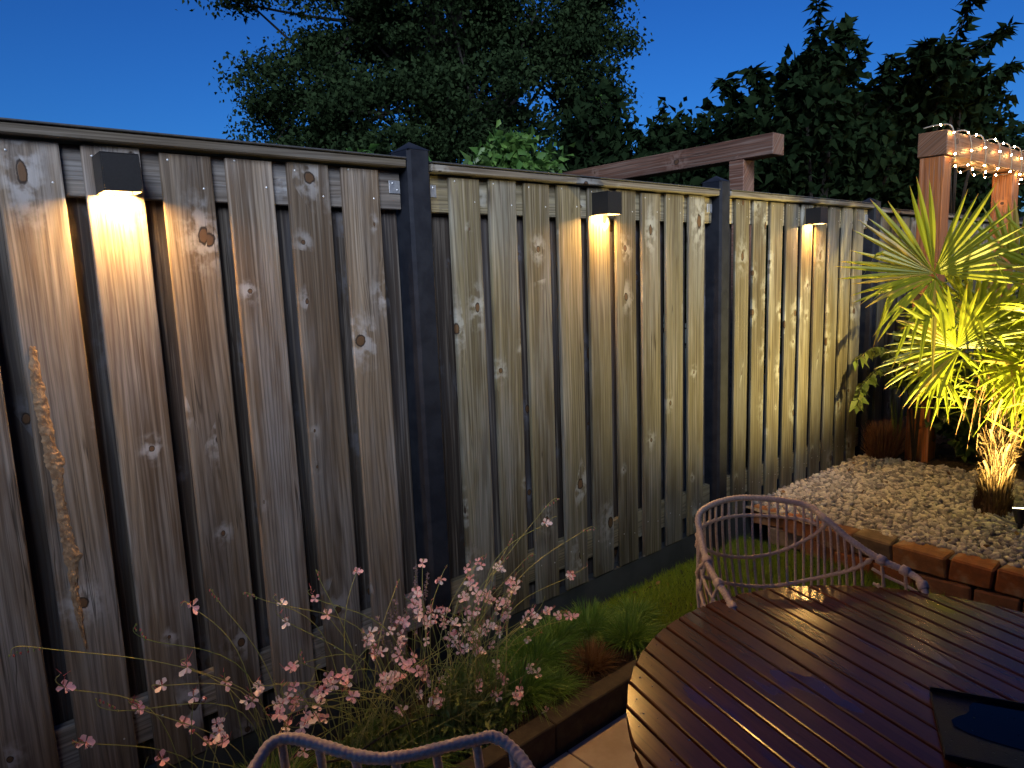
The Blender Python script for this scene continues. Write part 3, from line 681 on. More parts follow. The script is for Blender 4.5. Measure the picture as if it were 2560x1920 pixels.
# ------------------------------------------------------------------ table
Cx, Cy, Zt, Rt = 1.912, -1.719, .50, .6355
root = thing('round_table', (Cx, Cy, -.268), 'round dark hardwood slatted table, wet from rain', 'table')
th = math.radians(-106.7); D_ = Vector((math.cos(th), math.sin(th), 0)); N_ = Vector((-math.sin(th), math.cos(th), 0))
Mt = Matrix(((D_.x, N_.x, 0, Cx), (D_.y, N_.y, 0, Cy), (0, 0, 1, Zt), (0, 0, 0, 1)))
pitch = .0556; gap = .006
for k in range(-12, 13):
    a = .0195 + (k - 1) * pitch + gap/2; b = a + pitch - gap
    if b < -Rt + .004 or a > Rt - .004: continue
    a, b = max(a, -Rt + .002), min(b, Rt - .002); ns = 6
    top = []; us = [a + (b - a) * i / ns for i in range(ns + 1)]
    fwd = [(math.sqrt(max(Rt**2 - u*u, 1e-5)), u) for u in us]; back = [(-x, u) for x, u in reversed(fwd)]
    ringo = fwd + back; c = .0022; cen = ((a + b) / 2)
    def inset(p, q): return (p[0] - math.copysign(q, p[0]), p[1] + (q if p[1] < cen else -q) * min(1, abs(p[1] - cen) / ((b - a) * .5)))
    zj = random.uniform(-.0006, .0006)
    lv = [([inset(p, c) for p in ringo], zj), (ringo, zj - c), (ringo, zj - .020), ([inset(p, c) for p in ringo], zj - .022)]
    v = [(x, y, z) for rg_, z in lv for x, y in rg_]; m_ = len(ringo)
    f = [tuple(range(m_)), tuple(3 * m_ + i for i in range(m_ - 1, -1, -1))] + [(l * m_ + i, (l + 1) * m_ + i, (l + 1) * m_ + (i + 1) % m_, l * m_ + (i + 1) % m_) for l in range(3) for i in range(m_)]
    s_ = MB(); s_.add(v, f); o = s_.build('slat', M_slat); o.matrix_world = Mt; o.parent = root; o.matrix_parent_inverse = Matrix.Translation(-root.location)
s_ = MB()
for u in (-.34, 0, .34):
    l = math.sqrt(.58**2 - u*u); s_.bevbox((u - .03, -l, -.047), (u + .03, l, -.0235), .003, M=Mt)
under(s_.build('cross_bearers', M_slat), root)
s_ = MB(); s_.tube([(Cx + .56 * math.cos(a), Cy + .56 * math.sin(a), Zt - .06) for a in np.linspace(0, 2*PI, 49)], .014, 6); under(s_.build('apron_ring', M_slat), root)
for k in range(4):
    a = th + PI/4 + k * PI/2; s_ = MB(); s_.tube([(Cx + .45 * math.cos(a), Cy + .45 * math.sin(a), Zt - .05), (Cx + .50 * math.cos(a), Cy + .50 * math.sin(a), -.268)], [.03, .02], 8)
    under(s_.build('leg', M_slat), root)
s_ = MB()
for i in range(420):
    a = random.uniform(0, 2*PI); r_ = Rt * (1 - abs(random.gauss(0, .16))) if i % 2 else Rt * math.sqrt(random.random())
    if r_ < 0: continue
    p = Vector((Cx + (r_ - .008) * math.cos(a), Cy + (r_ - .008) * math.sin(a), 0)); u = (p - Vector((Cx, Cy, 0))).dot(N_)
    ph = ((u - .0195) / pitch) % 1
    if ph < .14 or ph > .86: continue
    q = random.uniform(.0008, .0026); s_.ball((p.x, p.y, Zt + .0008), q, 8, 6, (1, 1, .55))
o = s_.build('water_drops', M_water, None, True); tag(o, 'small rain drops scattered on the wet table top', 'water drops', kind='stuff')
# black tray
root = thing('tray', (1.98, -1.80, .505), 'black wet square tray with a puddle on the table', 'tray')
ax = Vector((.42, -.90, 0)).normalized(); ay = Vector((-.90, -.42, 0)).normalized()
Mr = Matrix(((ax.x, ay.x, 0, 1.985), (ax.y, ay.y, 0, -1.66), (0, 0, 1, .503), (0, 0, 0, 1)))
s_ = MB(); s_.bevbox((0, 0, 0), (.30, .22, .010), .002, M=Mr)
s_.bevbox((0, 0, .0102), (.30, .004, .020), .001, M=Mr); s_.bevbox((0, .2151, .0102), (.30, .22, .012), .0015, M=Mr); under(s_.build('tray_body', M_tray), root)
s_ = MB(); out = []
for k in range(28):
    a = 2*PI*k/28; rr = 1 + .12 * math.sin(3 * a + .5) + .06 * math.sin(5 * a); out.append(Mr @ Vector((.16 + .135 * rr * math.cos(a) * .95, .082 + .075 * rr * math.sin(a), .0112)))
s_.add(out, [tuple(range(28))]); under(s_.build('puddle', M_pud), root)
s_ = MB()
for i in range(110):
    p = Mr @ Vector((random.uniform(.01, .29), random.uniform(.008, .212), .0105)); q = random.uniform(.001, .0028); s_.ball(tuple(p), q, 8, 6, (1, 1, .5))
under(s_.build('drops', M_water, None, True), root)['kind'] = 'stuff'

# ------------------------------------------------------------------ rattan chairs
def chair(rim, seat, sr, zs, zf, b0, b1, label, ns=21, sr_=.0052, a1=.09, a2=.36, a3=.54, ba=.355, bb=.675):
    root = thing('rattan_chair', (seat[0], seat[1], zf), label, 'chair', 'rattan garden chairs')
    R = spline(rim, 24); cum = [0]
    for a, b in zip(R[:-1], R[1:]): cum.append(cum[-1] + (b - a).length)
    Ltot = cum[-1]
    def at(d):
        d = max(0, min(Ltot, d)); lo = 0
        for i in range(len(cum) - 1):
            if cum[i + 1] >= d: lo = i; break
        t = (d - cum[lo]) / max(1e-6, cum[lo + 1] - cum[lo]); return R[lo].lerp(R[lo + 1], t)
    n_ = int(Ltot / .0032); pts = [at(Ltot * i / n_) for i in range(n_ + 1)]
    s_ = MB(); s_.tube(pts, [.0098 + .0007 * math.sin(i * 1.9) + .0004 * math.sin(i * .37) for i in range(len(pts))], 10); under(s_.build('rim', M_wick, None, True), root)
    Sc = Vector((seat[0], seat[1], zs)); mid = at(Ltot / 2)
    fw = (Sc - mid); fw.z = 0; fw.normalize(); lt = Vector((-fw.y, fw.x, 0))
    dR = {}
    def ringp(s): # s 0..1 along rim -> angle round the seat
        a = PI * (-1.22 + 2.44 * s) ; return Sc + (-fw * math.cos(a)) * sr + lt * (-math.sin(a)) * sr * 1.0
    if (at(Ltot * .2) - Sc).dot(lt) > 0: lt = -lt
    lt2 = lt
    def ringp(s):
        a = PI * .78 * (2 * s - 1); return Sc + (-fw * math.cos(a)) * sr + (-lt2) * (-math.sin(a)) * sr
    def surf(s, t):
        A = at(Ltot * s); B = ringp(s); M_ = A.lerp(B, .5); o_ = (M_ - Sc); o_.z = 0
        return A.lerp(B, t) + o_.normalized() * (.16 * t * (1 - t)) + Vector((0, 0, -.05 * t * (1 - t)))
    ss = [b0 + (b1 - b0) * i / (ns - 1) for i in range(ns)]
    for s in ss:
        m_ = MB(); m_.tube([surf(s, t) for t in np.linspace(0.01, 1, 12)], sr_, 6); under(m_.build('spoke', M_wick, None, True), root)
    def band(s0, s1, tf, nm='woven_band'):
        q = [surf(s0 + (s1 - s0) * i / 90, tf(i / 90)) for i in range(91)]
        rr = [.0058 + .0036 * max(0, math.cos(2 * PI * ((s0 + (s1 - s0) * i / 90 - b0) / ((b1 - b0) / (ns - 1))))) ** 2 for i in range(91)]
        m_ = MB(); m_.tube(q, rr, 7); under(m_.build(nm, M_wick, None, True), root)
    bm = (b1 - b0)
    band(ba + .015, bb - .03, lambda u: a1 + .02 * (1 - (2*u-1)**2))
    band(ba, bb, lambda u: .01 + a2 * (1 - (2*u-1)**2) ** .9)
    band(ba - .055, bb + .09, lambda u: .01 + a3 * (1 - (2*u-1)**2) ** .9)
    for (s0, s1) in ((.05, b0 - .02), (b1 + .02, .95)):
        for tt in (.11, .22):
            m_ = MB(); m_.tube([surf(s0 + (s1 - s0) * i / 20, tt) for i in range(21)], .0045, 6); under(m_.build('arm_strip', M_wick, None, True), root)
        k = 5
        for i in range(k):
            s = s0 + (s1 - s0) * (i + .5) / k; m_ = MB(); m_.tube([surf(s, t) for t in np.linspace(0, .24, 6)] , [.0075, .0045, .0062, .0045, .0062, .004], 6); under(m_.build('arm_tie', M_wick, None, True), root)
            m_ = MB(); c_ = at(Ltot * s); tg_ = (at(Ltot * s + .01) - c_).normalized(); m_.tube([c_ - tg_ * .012, c_ - tg_ * .010, c_ + tg_ * .010, c_ + tg_ * .012], [.0125, .0148, .0148, .0125], 10); under(m_.build('binding', M_wick, None, True), root)
        for i in range(4):
            s = s0 + (s1 - s0) * (i + .2) / 4; m_ = MB(); m_.tube([surf(s, t) for t in np.linspace(.2, 1, 8)], .0042, 6); under(m_.build('spoke', M_wick, None, True), root)
    m_ = MB(); m_.tube([Sc + fw * (sr * math.cos(a)) + lt * (sr * math.sin(a)) for a in np.linspace(0, 2*PI, 41)], .010, 8); under(m_.build('seat_ring', M_wick, None, True), root)
    m_ = MB()
    for k in range(-6, 7):
        x_ = k * sr / 7; l = math.sqrt(sr*sr - x_*x_); m_.tube([Sc + lt * x_ - fw * l, Sc + lt * x_ + fw * l], .0045, 5); m_.tube([Sc + fw * x_ - lt * l + Vector((0, 0, .006)), Sc + fw * x_ + lt * l + Vector((0, 0, .006))], .0045, 5)
    under(m_.build('seat_weave', M_wick), root)
    for a in (.8, 2.34, 3.94, 5.48):
        p = Sc + fw * (sr * .8 * math.cos(a)) + lt * (sr * .8 * math.sin(a)); q = Sc + fw * (sr * 1.0 * math.cos(a)) + lt * (sr * 1.0 * math.sin(a)); q.z = zf
        m_ = MB(); m_.tube([p, q], .009, 8); under(m_.build('leg', M_black), root)
chair([(1.95, -1.33, .30), (1.955, -1.25, .45), (2.068, -1.128, .50), (2.134, -1.02, .545), (2.225, -.925, .60), (2.283, -.893, .655), (2.43, -.94, .672), (2.534, -1.095, .662), (2.515, -1.185, .635), (2.515, -1.26, .59), (2.517, -1.345, .553), (2.53, -1.42, .53), (2.507, -1.468, .51), (2.45, -1.51, .42), (2.40, -1.53, .30)],
      (2.22, -1.27), .235, .17, -.268, .345, .74, 'rattan armchair on the far side of the table before the lawn', 27, .0046)
chair([(.50, -1.38, .34), (.53, -1.36, .50), (.62, -1.24, .575), (.72, -1.13, .622), (.775, -1.075, .652), (.830, -1.075, .670), (.924, -1.205, .655), (1.040, -1.285, .668), (1.083, -1.318, .670), (1.090, -1.385, .645), (1.05, -1.50, .615), (.96, -1.64, .57), (.85, -1.74, .50), (.80, -1.76, .34)],
      (.80, -1.38), .235, .19, -.268, .29, .64, 'rattan chair nearest the camera, only its back rim showing', 10, .0075, .16, .30, .62, .30, .62)

# ------------------------------------------------------------------ fan palm and its spotlight
root = thing('fan_palm', (4.86, -1.03, .02), 'fan palm with shaggy trunk, lit yellow from below', 'palm')
nb, nt_ = Vector((4.86, -1.03, -.02)), Vector((4.965, -1.015, .47))
s_ = MB(); pts = [nb.lerp(nt_, i / 14) for i in range(15)]; s_.tube(pts, [.082, .086, .074, .07, .062, .058, .055, .055, .057, .06, .062, .06, .052, .042, .03], 12); under(s_.build('trunk', M_trunk, None, True), root)
n = 2600; t = rng.uniform(0.0, 1.05, n); a = rng.uniform(0, 2*PI, n); rad = np.interp(t, [0, .2, .6, .8, 1.05], [.085, .07, .056, .062, .03])
c = np.array(nb)[None] + (np.array(nt_) - np.array(nb))[None] * t[:, None]
b = c + np.stack([np.cos(a) * rad, np.sin(a) * rad, 0 * a], 1); out_ = rng.uniform(.006, .045, n) * (.5 + t)
tp = b + np.stack([np.cos(a + rng.normal(0, .5, n)) * out_, np.sin(a + rng.normal(0, .5, n)) * out_, rng.uniform(-.05, .12, n)], 1)
o = blades('trunk_fibres', b, tp, M_fibre, .0042, rng.uniform(-.6, .6, n), None, 4, .7); o['kind'] = 'stuff'; under(o, root)
for k in range(10):
    a = random.uniform(0, 6.3); tt = random.uniform(.35, .95); p = nb.lerp(nt_, tt) + Vector((math.cos(a), math.sin(a), 0)) * .055; s_ = MB()
    s_.tube([p, p + Vector((math.cos(a) * .02, math.sin(a) * .02, .06)), p + Vector((math.cos(a) * .045, math.sin(a) * .045, .10))], [.012, .010, .007], 5); under(s_.build('leaf_stub', M_fibre), root)
def fan(H, ctr, nrm, L, span, nseg, droop=.12, cup=.15, seed=0, split=.48):
    rs = random.Random(seed); H, ctr, nrm = Vector(H), Vector(ctr).normalized(), Vector(nrm); nrm = (nrm - ctr * nrm.dot(ctr)).normalized(); sd_ = ctr.cross(nrm)
    s_ = MB(); da = math.radians(span) / nseg; kk = 9; tvals = []
    for i in range(nseg):
        th_ = -math.radians(span) / 2 + (i + .5) * da; edge = abs(2 * (i + .5) / nseg - 1)
        d = ctr * math.cos(th_) + sd_ * math.sin(th_); d = (d + nrm * cup * rs.uniform(.6, 1.2)).normalized(); pr = d.cross(nrm).normalized(); ll = L * (1 - .22 * edge ** 2) * rs.uniform(.86, 1.06)
        bend = rs.uniform(.4, 1.6) * droop; kink = rs.random() < .16; kp = rs.uniform(.5, .85); v = []; tw = rs.uniform(-.5, .5)
        if rs.random() < .10: continue
        tvals += [j / kk for j in range(kk + 1) for _ in range(3)]
        for j in range(kk + 1):
            t = j / kk; r_ = ll * t; hw = r_ * math.tan(da / 2) * .99
            if t > split: hw = split * ll * math.tan(da / 2) * (1 - ((t - split) / (1 - split)) ** 1.6) + .0008
            hw = min(hw, .0145)
            c_ = H + d * r_ - Vector((0, 0, 1)) * (bend * ll * t ** 2.4)
            if kink and t > kp: c_ -= Vector((0, 0, 1)) * (t - kp) * ll * 1.1 + d * (t - kp) * ll * .5
            c_ += pr * (tw * ll * .08 * t * t)
            fold = hw * .42
            v += [c_ - pr * hw - nrm * fold, c_ + nrm * fold * .3, c_ + pr * hw - nrm * fold]
        s_.add(v, [q for j in range(kk) for q in ((3*j, 3*j+1, 3*j+4, 3*j+3), (3*j+1, 3*j+2, 3*j+5, 3*j+4))])
    o = s_.build('fan_leaf', L_palm); at_ = o.data.attributes.new('tt', 'FLOAT', 'POINT'); at_.data.foreach_set('value', tvals); under(o, root); return o, H
tocam = Vector((-4.3, -1.2, .3)); RT = Vector((.76, -.65, 0)); UP = Vector((0, 0, 1))
FANS = [((4.781, -.696, 1.351), UP * 1 + RT * -.12, tocam, .60, 215, 32, .02), ((4.826, -.818, .935), UP * .9 + RT * -.45, tocam + UP * 2, .50, 230, 30, .14),
        ((5.027, -1.057, .62), UP * .9 + RT * .25, tocam + UP * 1.5, .40, 200, 28, .05), ((5.085, -1.031, .974), UP * 1 + RT * .25, tocam + UP, .52, 220, 30, .10),
        ((4.80, -.70, 1.33), -UP * .75 - RT * .8, tocam + UP * .5, .42, 120, 14, .35), ((4.84, -.83, .92), -UP * .4 - RT * 1, tocam, .40, 100, 10, .3),
        ((5.20, -1.20, 1.27), UP * .8 + RT * .5, tocam + UP * 2, .55, 220, 28, .12), ((5.10, -.80, 1.12), UP * .5 + RT * -.6, tocam + UP * 3, .50, 200, 26, .2),
        ((5.25, -1.35, .92), UP * .6 + RT * 1, tocam + UP * 2, .50, 220, 28, .15), ((5.02, -1.22, 1.08), UP * .5 - RT * .2 + tocam * .2, UP + tocam * .1, .45, 240, 28, .25),
        ((5.32, -.95, 1.35), UP + RT * .2, tocam, .50, 220, 28, .1), ((4.98, -.86, 1.02), UP * .8 - RT * .1, tocam + UP, .45, 200, 24, .15),
        ((5.15, -1.28, .72), -UP * .1 + RT * .6 + tocam * .15, UP + tocam * .2, .42, 220, 26, .3), ((4.93, -.72, .78), UP * .3 - RT * .9, UP * 2 + tocam * .3, .40, 200, 24, .3),
        ((5.07, -1.12, .82), UP * .4 - RT * .9, tocam + UP * 2, .42, 190, 24, .22), ((5.12, -1.18, 1.0), -UP * .5 - RT * .5, tocam, .40, 150, 18, .3)]
for i, (H, c_, nr, L_, sp_, ns_, dr_) in enumerate(FANS):
    o, H = fan(H, c_, nr, L_ * (.9 if i in (0, 1) else 1), sp_, ns_, dr_, seed=i)
    if i in (4, 5): continue
    s_ = MB(); B = nt_ + Vector((random.uniform(-.02, .02), random.uniform(-.02, .02), -.10)); d = H - B; mid = B + d * .5 + Vector((-d.x * .12, -d.y * .12, d.length * .08))
    pts = spline([B, mid, H], 6); s_.tube(pts, [.009 - .0045 * k / len(pts) for k in range(len(pts))], 6); p_ = s_.build('petiole', L_palm_old, None, True); p_.parent = o; p_.matrix_parent_inverse = Matrix.Translation(-root.location) @ Matrix.Identity(4); p_.matrix_parent_inverse = Matrix.Identity(4)
n = 240; b = np.stack([rng.uniform(4.85, 5.35, n), rng.uniform(-1.4, -.75, n), rng.uniform(.55, 1.25, n)], 1)
d2 = rnd_unit(n); d2[:, 2] = d2[:, 2] * .5 - .35; tp = b + d2 * rng.uniform(.15, .4, n)[:, None]
o = blades('loose_leaflets', b, tp, L_palm_old, .013, rng.uniform(-.1, .5, n), None, 5); o['kind'] = 'stuff'; under(o, root)
n = 26; b = np.stack([rng.uniform(4.82, 5.02, n), rng.uniform(-1.10, -.86, n), rng.uniform(.62, .85, n)], 1); tp = b + np.stack([rng.uniform(-.08, .04, n), rng.uniform(-.05, .05, n), -rng.uniform(.12, .32, n)], 1)
o = blades('withered_strips', b, tp, L_dead, .010, .1, None, 5); o['kind'] = 'stuff'; under(o, root)
# spotlight
root = thing('garden_spotlight', (4.71, -1.155, .03), 'small black garden spotlight in the gravel aimed up at palm', 'spotlight')
ax_ = Vector((.30, .16, 1)).normalized(); c0 = Vector((4.665, -1.205, .055)); s_ = MB()
s_.tube([c0, c0 + ax_ * .02, c0 + ax_ * .075, c0 + ax_ * .078], [.018, .024, .034, .034], 18); under(s_.build('body', M_black, None, False), root)
s_ = MB(); s_.tube([c0 + ax_ * .0785, c0 + ax_ * .081], [.029, .029], 18); under(s_.build('lens', E_lens), root)
s_ = MB(); s_.tube([(4.685, -1.215, -.05), (4.665, -1.205, .06)], [.006, .010], 6); s_.bevbox((4.637, -1.211, .02), (4.693, -1.199, .07), .002); under(s_.build('stake', M_black), root)
s_ = MB(); s_.tube(spline([(4.655, -1.195, .05), (4.625, -1.145, .07), (4.595, -1.105, .10)], 4), .006, 6); under(s_.build('cable_gland', M_zinc), root)
ld = bpy.data.lights.new('palm_spot', 'SPOT'); lo = bpy.data.objects.new('palm_spot', ld); C.objects.link(lo)
ld.energy = 700; ld.color = (1.0, .76, .25); ld.spot_size = math.radians(150); ld.spot_blend = 1.0; ld.shadow_soft_size = .025
lo.location = c0 + ax_ * .085; lo.rotation_euler = Vector((-.05, .30, 1)).to_track_quat('-Z', 'Y').to_euler()

# ------------------------------------------------------------------ plants behind the gravel
root = thing('heather', (5.70, -.13, .01), 'dry brown heather bush at the foot of the fence', 'shrub')
n = 1500; a = rng.uniform(0, 2*PI, n); q = rng.uniform(0, .12, n); b = np.stack([5.68 + np.cos(a) * q, -.13 + np.sin(a) * q * .6, np.full(n, .01)], 1)
tp = b + np.stack([np.cos(a) * rng.uniform(.02, .16, n), np.sin(a) * rng.uniform(.02, .12, n), rng.uniform(.08, .30, n)], 1)
o = blades('twigs', b, tp, L_heath, .004, .15, None, 4); o['kind'] = 'stuff'; under(o, root)
root = thing('heather', (6.05, -.75, .01), 'low brown heather bush right of the pergola post', 'shrub')
b2 = b + np.array([.38, -.62, 0]); tp2 = b2 + (tp - b) * np.array([1.2, 1.6, .7]); o = blades('twigs', b2, tp2, L_heath, .004, .15, None, 4); o['kind'] = 'stuff'; under(o, root)
root = thing('flax_plant', (5.72, -.20, .01), 'pale narrow sword leaves rising beside the orange post', 'plant')
for k in range(8):
    dx = random.uniform(-.16, .03); bb = [(5.73 + random.uniform(-.02, .02), -.20, .02)]; tt = [(5.70 + dx, -.20 + random.uniform(-.08, .04), random.uniform(.45, .72))]
    o = blades('sword_leaf', bb, tt, L_vine, .012, .05, None, 6); under(o, root)
def bush(name, label, cx, cy, cz, rx, ry, rz, n, mat, L_, W_, stems=8, cat='shrub', z0=0.01, group=None, shell=.5):
    root = thing(name, (cx, cy, z0), label, cat, group)
    nc = max(10, n // 60); u = rnd_unit(nc) * (shell + (1 - shell) * rng.uniform(0, 1, nc))[:, None]; cc = np.array([cx, cy, cz]) + u * np.array([rx, ry, rz])
    idx = rng.integers(0, nc, n); P = cc[idx] + rng.normal(0, 1, (n, 3)) * np.array([rx, ry, rz]) * .16; P[:, 2] = np.maximum(P[:, 2], z0 + .01)
    o = leaves('foliage', P, mat, L_, W_, None); under(o, root); o['kind'] = 'stuff'
    s_ = MB()
    for k in range(stems):
        e = cc[rng.integers(0, nc)]; B = Vector((cx + random.uniform(-.1, .1) * rx, cy + random.uniform(-.1, .1) * ry, z0)); E_ = Vector(e); s_.tube(spline([B, B.lerp(E_, .5) + Vector((0, 0, .1 * rz)), E_], 5), [.012 * rz ** .5] * 6 + [.008 * rz ** .5] * 5, 5)
    under(s_.build('stems', M_bark), root); return root
bush('leafy_shrub', 'dark leafy shrub just right of the orange pergola post', 6.05, -.55, .40, .30, .26, .38, 1500, L_shrub, .075, .045)
bush('leafy_shrub', 'dark shrub behind the palm trunk at the right edge', 6.35, -1.05, .35, .35, .35, .34, 1300, L_shrub, .075, .045)
bush('leafy_shrub', 'shrub behind the palm crown below the second pergola post', 6.9, -.75, .65, .45, .3, .6, 2200, L_shrub, .07, .045)
bush('climber', 'green climber winding up the pergola post behind the palm', 5.72, -.32, .85, .10, .14, .36, 420, L_vine, .07, .05, 4, 'climbing plant')
bush('climber', 'twiggy climber between pergola post and far fence', 6.25, -.18, 1.25, .28, .12, .32, 350, L_shrub, .06, .04, 7, 'climbing plant')
# arching vine with hanging leaves
root = thing('vine_shoot', (5.72, -.22, .02), 'arching vine shoot with paired leaves before the fence end', 'climbing plant')
s_ = MB(); PP = []; DD = []
for pth in ([(5.74, -.20, .5), (5.55, -.19, .80), (5.35, -.17, .86), (5.14, -.15, .80)], [(5.60, -.19, .74), (5.42, -.17, .70), (5.22, -.15, .60), (5.18, -.15, .50)], [(5.74, -.2, .62), (5.60, -.2, .73), (5.50, -.2, .70)]):
    sp_ = spline(pth, 8); s_.tube(sp_, .003, 4)
    for i, p in enumerate(sp_[4:]):
        for sg in (-1, 1): PP.append(tuple(p)); DD.append((random.uniform(-.2, .2), sg * .6, -.75))
under(s_.build('stem', M_bark), root)
o = leaves('leaf', np.array(PP), L_vine, .075, .042, None, np.array(DD), .1); o['kind'] = 'stuff'; under(o, root)

# ------------------------------------------------------------------ vegetation beyond the fence
def tree(name, label, base, blobs, nleaf, mat, L_, W_, trunk_r, ht, group=None):
    root = thing(name, base, label, 'tree', group)
    s_ = MB(); B = Vector(base); top = B + Vector((0, 0, ht)); s_.tube([B, B.lerp(top, .4) + Vector((.1, 0, 0)), B.lerp(top, .75), top], [trunk_r, trunk_r * .8, trunk_r * .5, trunk_r * .15], 9)
    P = []
    tot = sum(b[3] * b[4] * b[5] for b in blobs)
    for (x, y, z, rx, ry, rz) in blobs:
        nb_ = max(1800, int(nleaf * rx * ry * rz / tot)); nc = max(6, int(nb_ / 430))
        u = rnd_unit(nc) * (rng.uniform(.25, 1, nc) ** .45)[:, None]; cc = np.array([x, y, z]) + u * np.array([rx, ry, rz])
        sz = rng.uniform(.5, 1.45, nc) * .24
        idx = rng.integers(0, nc, nb_); g_ = np.clip(rng.normal(0, 1, (nb_, 3)), -1.9, 1.9) * np.array([1.15, 1.15, .55]); P.append(cc[idx] + g_ * sz[idx][:, None])
        for k in range(min(nc, 6)):
            E_ = Vector(cc[k]); A = B.lerp(top, random.uniform(.25, .8)); s_.tube(spline([A, A.lerp(E_, .5) + Vector((0, 0, -.15)), E_], 4), [trunk_r * .22 * (1 - .085 * i) for i in range(9)], 5)
    under(s_.build('trunk', M_bark), root)
    o = leaves('crown', np.concatenate(P), mat, L_, W_, None); under(o, root); o['kind'] = 'stuff'
    return root
cxy = Vector((9.1, 10.0, 0)); rt = Vector((.76, -.65, 0))
def rel(u, d, z): p = cxy + rt * u + Vector((.65, .76, 0)) * d; return (p.x, p.y, z)
bl = []
for (u, d, z, r_, rz) in [(0, 0, 7.2, 2.0, 2.0), (-1.9, .2, 6.9, 1.3, 1.3), (2.2, 0, 7.0, 1.5, 1.6), (-2.6, 0, 5.2, 1.5, 1.0), (-2.5, .3, 3.9, 1.5, .9), (-.8, -.6, 4.6, 1.5, 1.2), (1.0, -.3, 5.0, 1.6, 1.3), (2.9, 0, 5.6, 1.2, 1.1), (2.0, .2, 4.2, 1.4, .8), (.4, 0, 3.4, 1.7, .9), (-1.8, 0, 3.1, 1.6, .8), (3.5, .2, 6.9, .9, 1.1), (0, .5, 9.3, 2.8, 1.6), (-.5, .5, 11.6, 3.0, 1.6), (1.2, .3, 13.4, 2.2, 1.3), (-2.4, .3, 10.6, 1.4, 1.0), (3.0, .3, 9.6, 1.3, 1.3), (-2.6, 0, 8.3, .8, .7), (-3.75, 0, 7.15, .6, .25)]:
    x, y, z = rel(u, d, z); bl.append((x, y, z, r_, r_, rz))
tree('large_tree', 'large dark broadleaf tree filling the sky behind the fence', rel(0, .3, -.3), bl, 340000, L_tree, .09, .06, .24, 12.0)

def shoot(root, pts, mat, L_, n, W_=.045):
    s_ = MB(); sp_ = spline(pts, 8); s_.tube(sp_, [.008 - .006 * i / len(sp_) for i in range(len(sp_))], 4); under(s_.build('shoot_stem', M_bark), root)
    ii = rng.integers(3, len(sp_), n); P = np.array([tuple(sp_[i]) for i in ii]) + rng.normal(0, .015, (n, 3)); D2 = rnd_unit(n); D2[:, 2] = D2[:, 2] * .4 - .1
    o = leaves('shoot_leaves', P, mat, L_, W_, None, D2, .15); o['kind'] = 'stuff'; under(o, root)
# bright maple-like shrubs close behind the fence
def mass(name, label, blobs, n, mat, L_, W_, cat='shrub', base=None, group=None, sz=.14):
    x, y = np.mean([b[0] for b in blobs]), np.mean([b[1] for b in blobs]); root = thing(name, (x, y, -.2), label, cat, group); P = []; tot = sum(b[3] * b[4] * b[5] for b in blobs)
    s_ = MB()
    for (bx, by, bz, rx, ry, rz) in blobs:
        nb_ = max(60, int(n * rx * ry * rz / tot)); nc = max(5, nb_ // 70); u = rnd_unit(nc) * (rng.uniform(.15, 1, nc) ** .5)[:, None]; cc = np.array([bx, by, bz]) + u * np.array([rx, ry, rz])
        idx = rng.integers(0, nc, nb_); P.append(cc[idx] + rng.normal(0, sz, (nb_, 3)) * np.array([1, 1, .7]))
        for k in range(4): s_.tube(spline([(x + random.uniform(-.2, .2), y, -.25), ((x + bx) / 2, (y + by) / 2, bz * .5), tuple(cc[k % nc])], 4), .015, 5)
    under(s_.build('stems', M_bark), root); o = leaves('foliage', np.concatenate(P), mat, L_, W_, None); o['kind'] = 'stuff'; under(o, root); return root
mass('maple_shrub', 'bright green maple-leaved shrub behind the second panel, left of beam', [(4.62, 2.5, 2.25, .30, .3, .36), (4.45, 2.7, 2.1, .3, .3, .28), (4.72, 2.42, 2.08, .22, .25, .3)], 2600, L_maple, .095, .055, sz=.09)
mass('maple_shrub', 'small bright green shoots just left of the nearest post cap', [(3.60, 3.38, 2.34, .14, .14, .22), (3.95, 3.1, 2.25, .15, .15, .16)], 420, L_maple, .09, .05, sz=.06)
mass('maple_shrub', 'green shrub peeping over the fence right of nearest post', [(4.15, 2.9, 2.25, .25, .25, .22), (4.4, 2.7, 2.2, .22, .2, .2)], 420, L_shrub, .12, .07, sz=.08)
r_ = mass('dark_shrub', 'dark shrub with upright sprigs between big tree and timber beam', [(5.93, 2.92, 2.62, .38, .3, .40), (6.4, 2.5, 2.5, .45, .3, .33), (6.75, 2.2, 2.62, .35, .3, .28), (6.11, 2.92, 3.03, .16, .15, .27)], 6000, L_hedge, .095, .055)
shoot(r_, [(6.4, 2.4, 2.5), (6.41, 2.4, 2.8), (6.43, 2.38, 3.1)], L_hedge, .12, 60); shoot(r_, [(6.05, 2.75, 2.6), (6.0, 2.8, 2.95), (5.95, 2.8, 3.17)], L_maple, .10, 30)
HB = [(6.0, 1.7, 2.05, .45, .5, .42), (6.5, 1.4, 2.3, .55, .5, .6), (7.1, 1.1, 2.4, .6, .5, .6), (7.7, .9, 2.5, .6, .5, .65), (8.3, .9, 2.5, .6, .5, .6), (9.0, 1.0, 2.5, .7, .5, .6), (9.9, .8, 2.5, .7, .5, .6), (11, .9, 2.5, .9, .5, .6),
      (6.5, 1.6, 1.4, .7, .4, .9), (7.4, 1.3, 1.5, .9, .4, .9), (8.6, 1.2, 1.5, .9, .4, .9), (10, 1.2, 1.5, 1.1, .4, .9), (11.5, 1.2, 1.6, 1.1, .4, .9), (6.3, 2.4, 1.6, .5, .4, .7)]
r_ = mass('hedge', 'tall near-black hedge behind the fence and the pergola', HB, 70000, L_hedge, .10, .06, 'hedge', sz=.16)
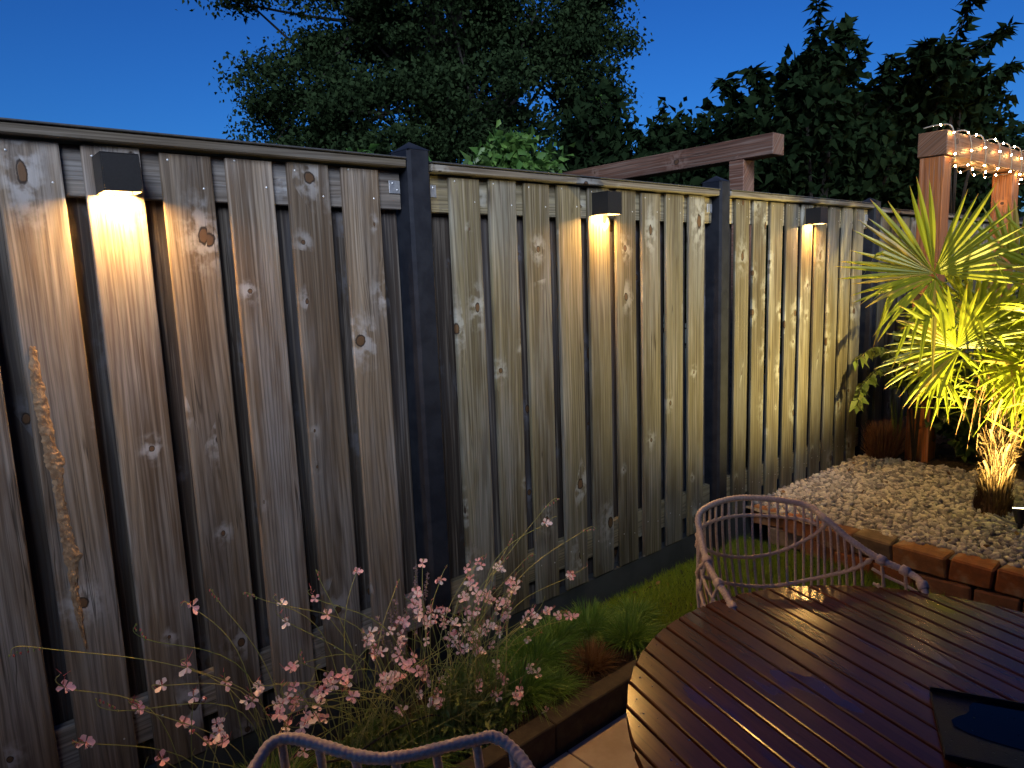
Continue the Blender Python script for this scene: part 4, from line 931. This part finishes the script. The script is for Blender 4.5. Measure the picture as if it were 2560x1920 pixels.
for p in ([(6.4, 1.3, 2.6), (6.7, 1.05, 3.2), (6.72, .95, 3.66)], [(6.5, 1.3, 2.6), (6.85, .95, 3.1), (7.0, .85, 3.5)], [(6.2, 1.4, 2.5), (6.1, 1.35, 2.8), (5.95, 1.38, 3.0)], [(6.4, 1.3, 2.6), (6.35, 1.25, 2.95), (6.15, 1.25, 3.08)], [(6.9, 1.0, 2.6), (7.0, .8, 3.0), (6.98, .7, 3.3)],
          [(7.5, .7, 2.8), (7.6, .2, 3.3), (7.72, .08, 3.72)], [(7.5, .7, 2.8), (7.8, .1, 3.2), (8.0, -.1, 3.4)], [(7.4, .7, 2.7), (7.35, .35, 3.1), (7.3, .3, 3.25)], [(7.9, .4, 2.6), (8.0, .0, 2.95), (8.05, -.15, 3.1)], [(7.1, .8, 2.7), (7.15, .55, 3.0), (7.12, .5, 3.15)]):
    shoot(r_, p, L_hedge, .12, 130)
mass('dark_shrub', 'conical dark shrub top left of the pergola, against the sky', [(6.75, 1.0, 2.95, .35, .3, .35), (6.85, .9, 3.3, .14, .14, .25)], 1500, L_hedge, .12, .06, sz=.08)
mass('dark_shrub', 'dark rounded shrub top above the rope lights', [(7.6, .35, 2.95, .32, .3, .32), (7.95, .15, 2.8, .3, .3, .3)], 1500, L_hedge, .12, .06, sz=.09)

# ------------------------------------------------------------------ unseen building added behind the camera to shade the lower fence
root = thing('shade_building', (1.0, -6.0, -.27), 'unseen building with a wide roof, added to shade the lower fence', 'shade_building')
M_hw = simple('shade_building_brick', (.22, .13, .09), .85, (.28, .17, .12), 6, .3)
s_ = MB(); s_.bevbox((-8, -6.4, -.3), (12, -6.0, 2.6), .01); under(s_.build('wall', M_hw), root)
s_ = MB(); s_.bevbox((-8, -5.998, 2.35), (12, -2.50, 2.50), .01); under(s_.build('shade_roof', M_black), root)
s_ = MB(); s_.bevbox((-8, -5.99, -.3), (-1.0, -2.2, 2.34), .01); under(s_.build('shade_wing', M_hw), root)
s_ = MB(); s_.bevbox((-8, -2.74, 2.35), (-.9, -2.1, 2.62), .01); under(s_.build('shade_wing_roof', M_black), root)
for x in (3.2, 9.5):
    s_ = MB(); s_.bevbox((x, -2.95, -.30), (x + .12, -2.83, 2.348), .004); under(s_.build('shade_roof_post', M_black), root)
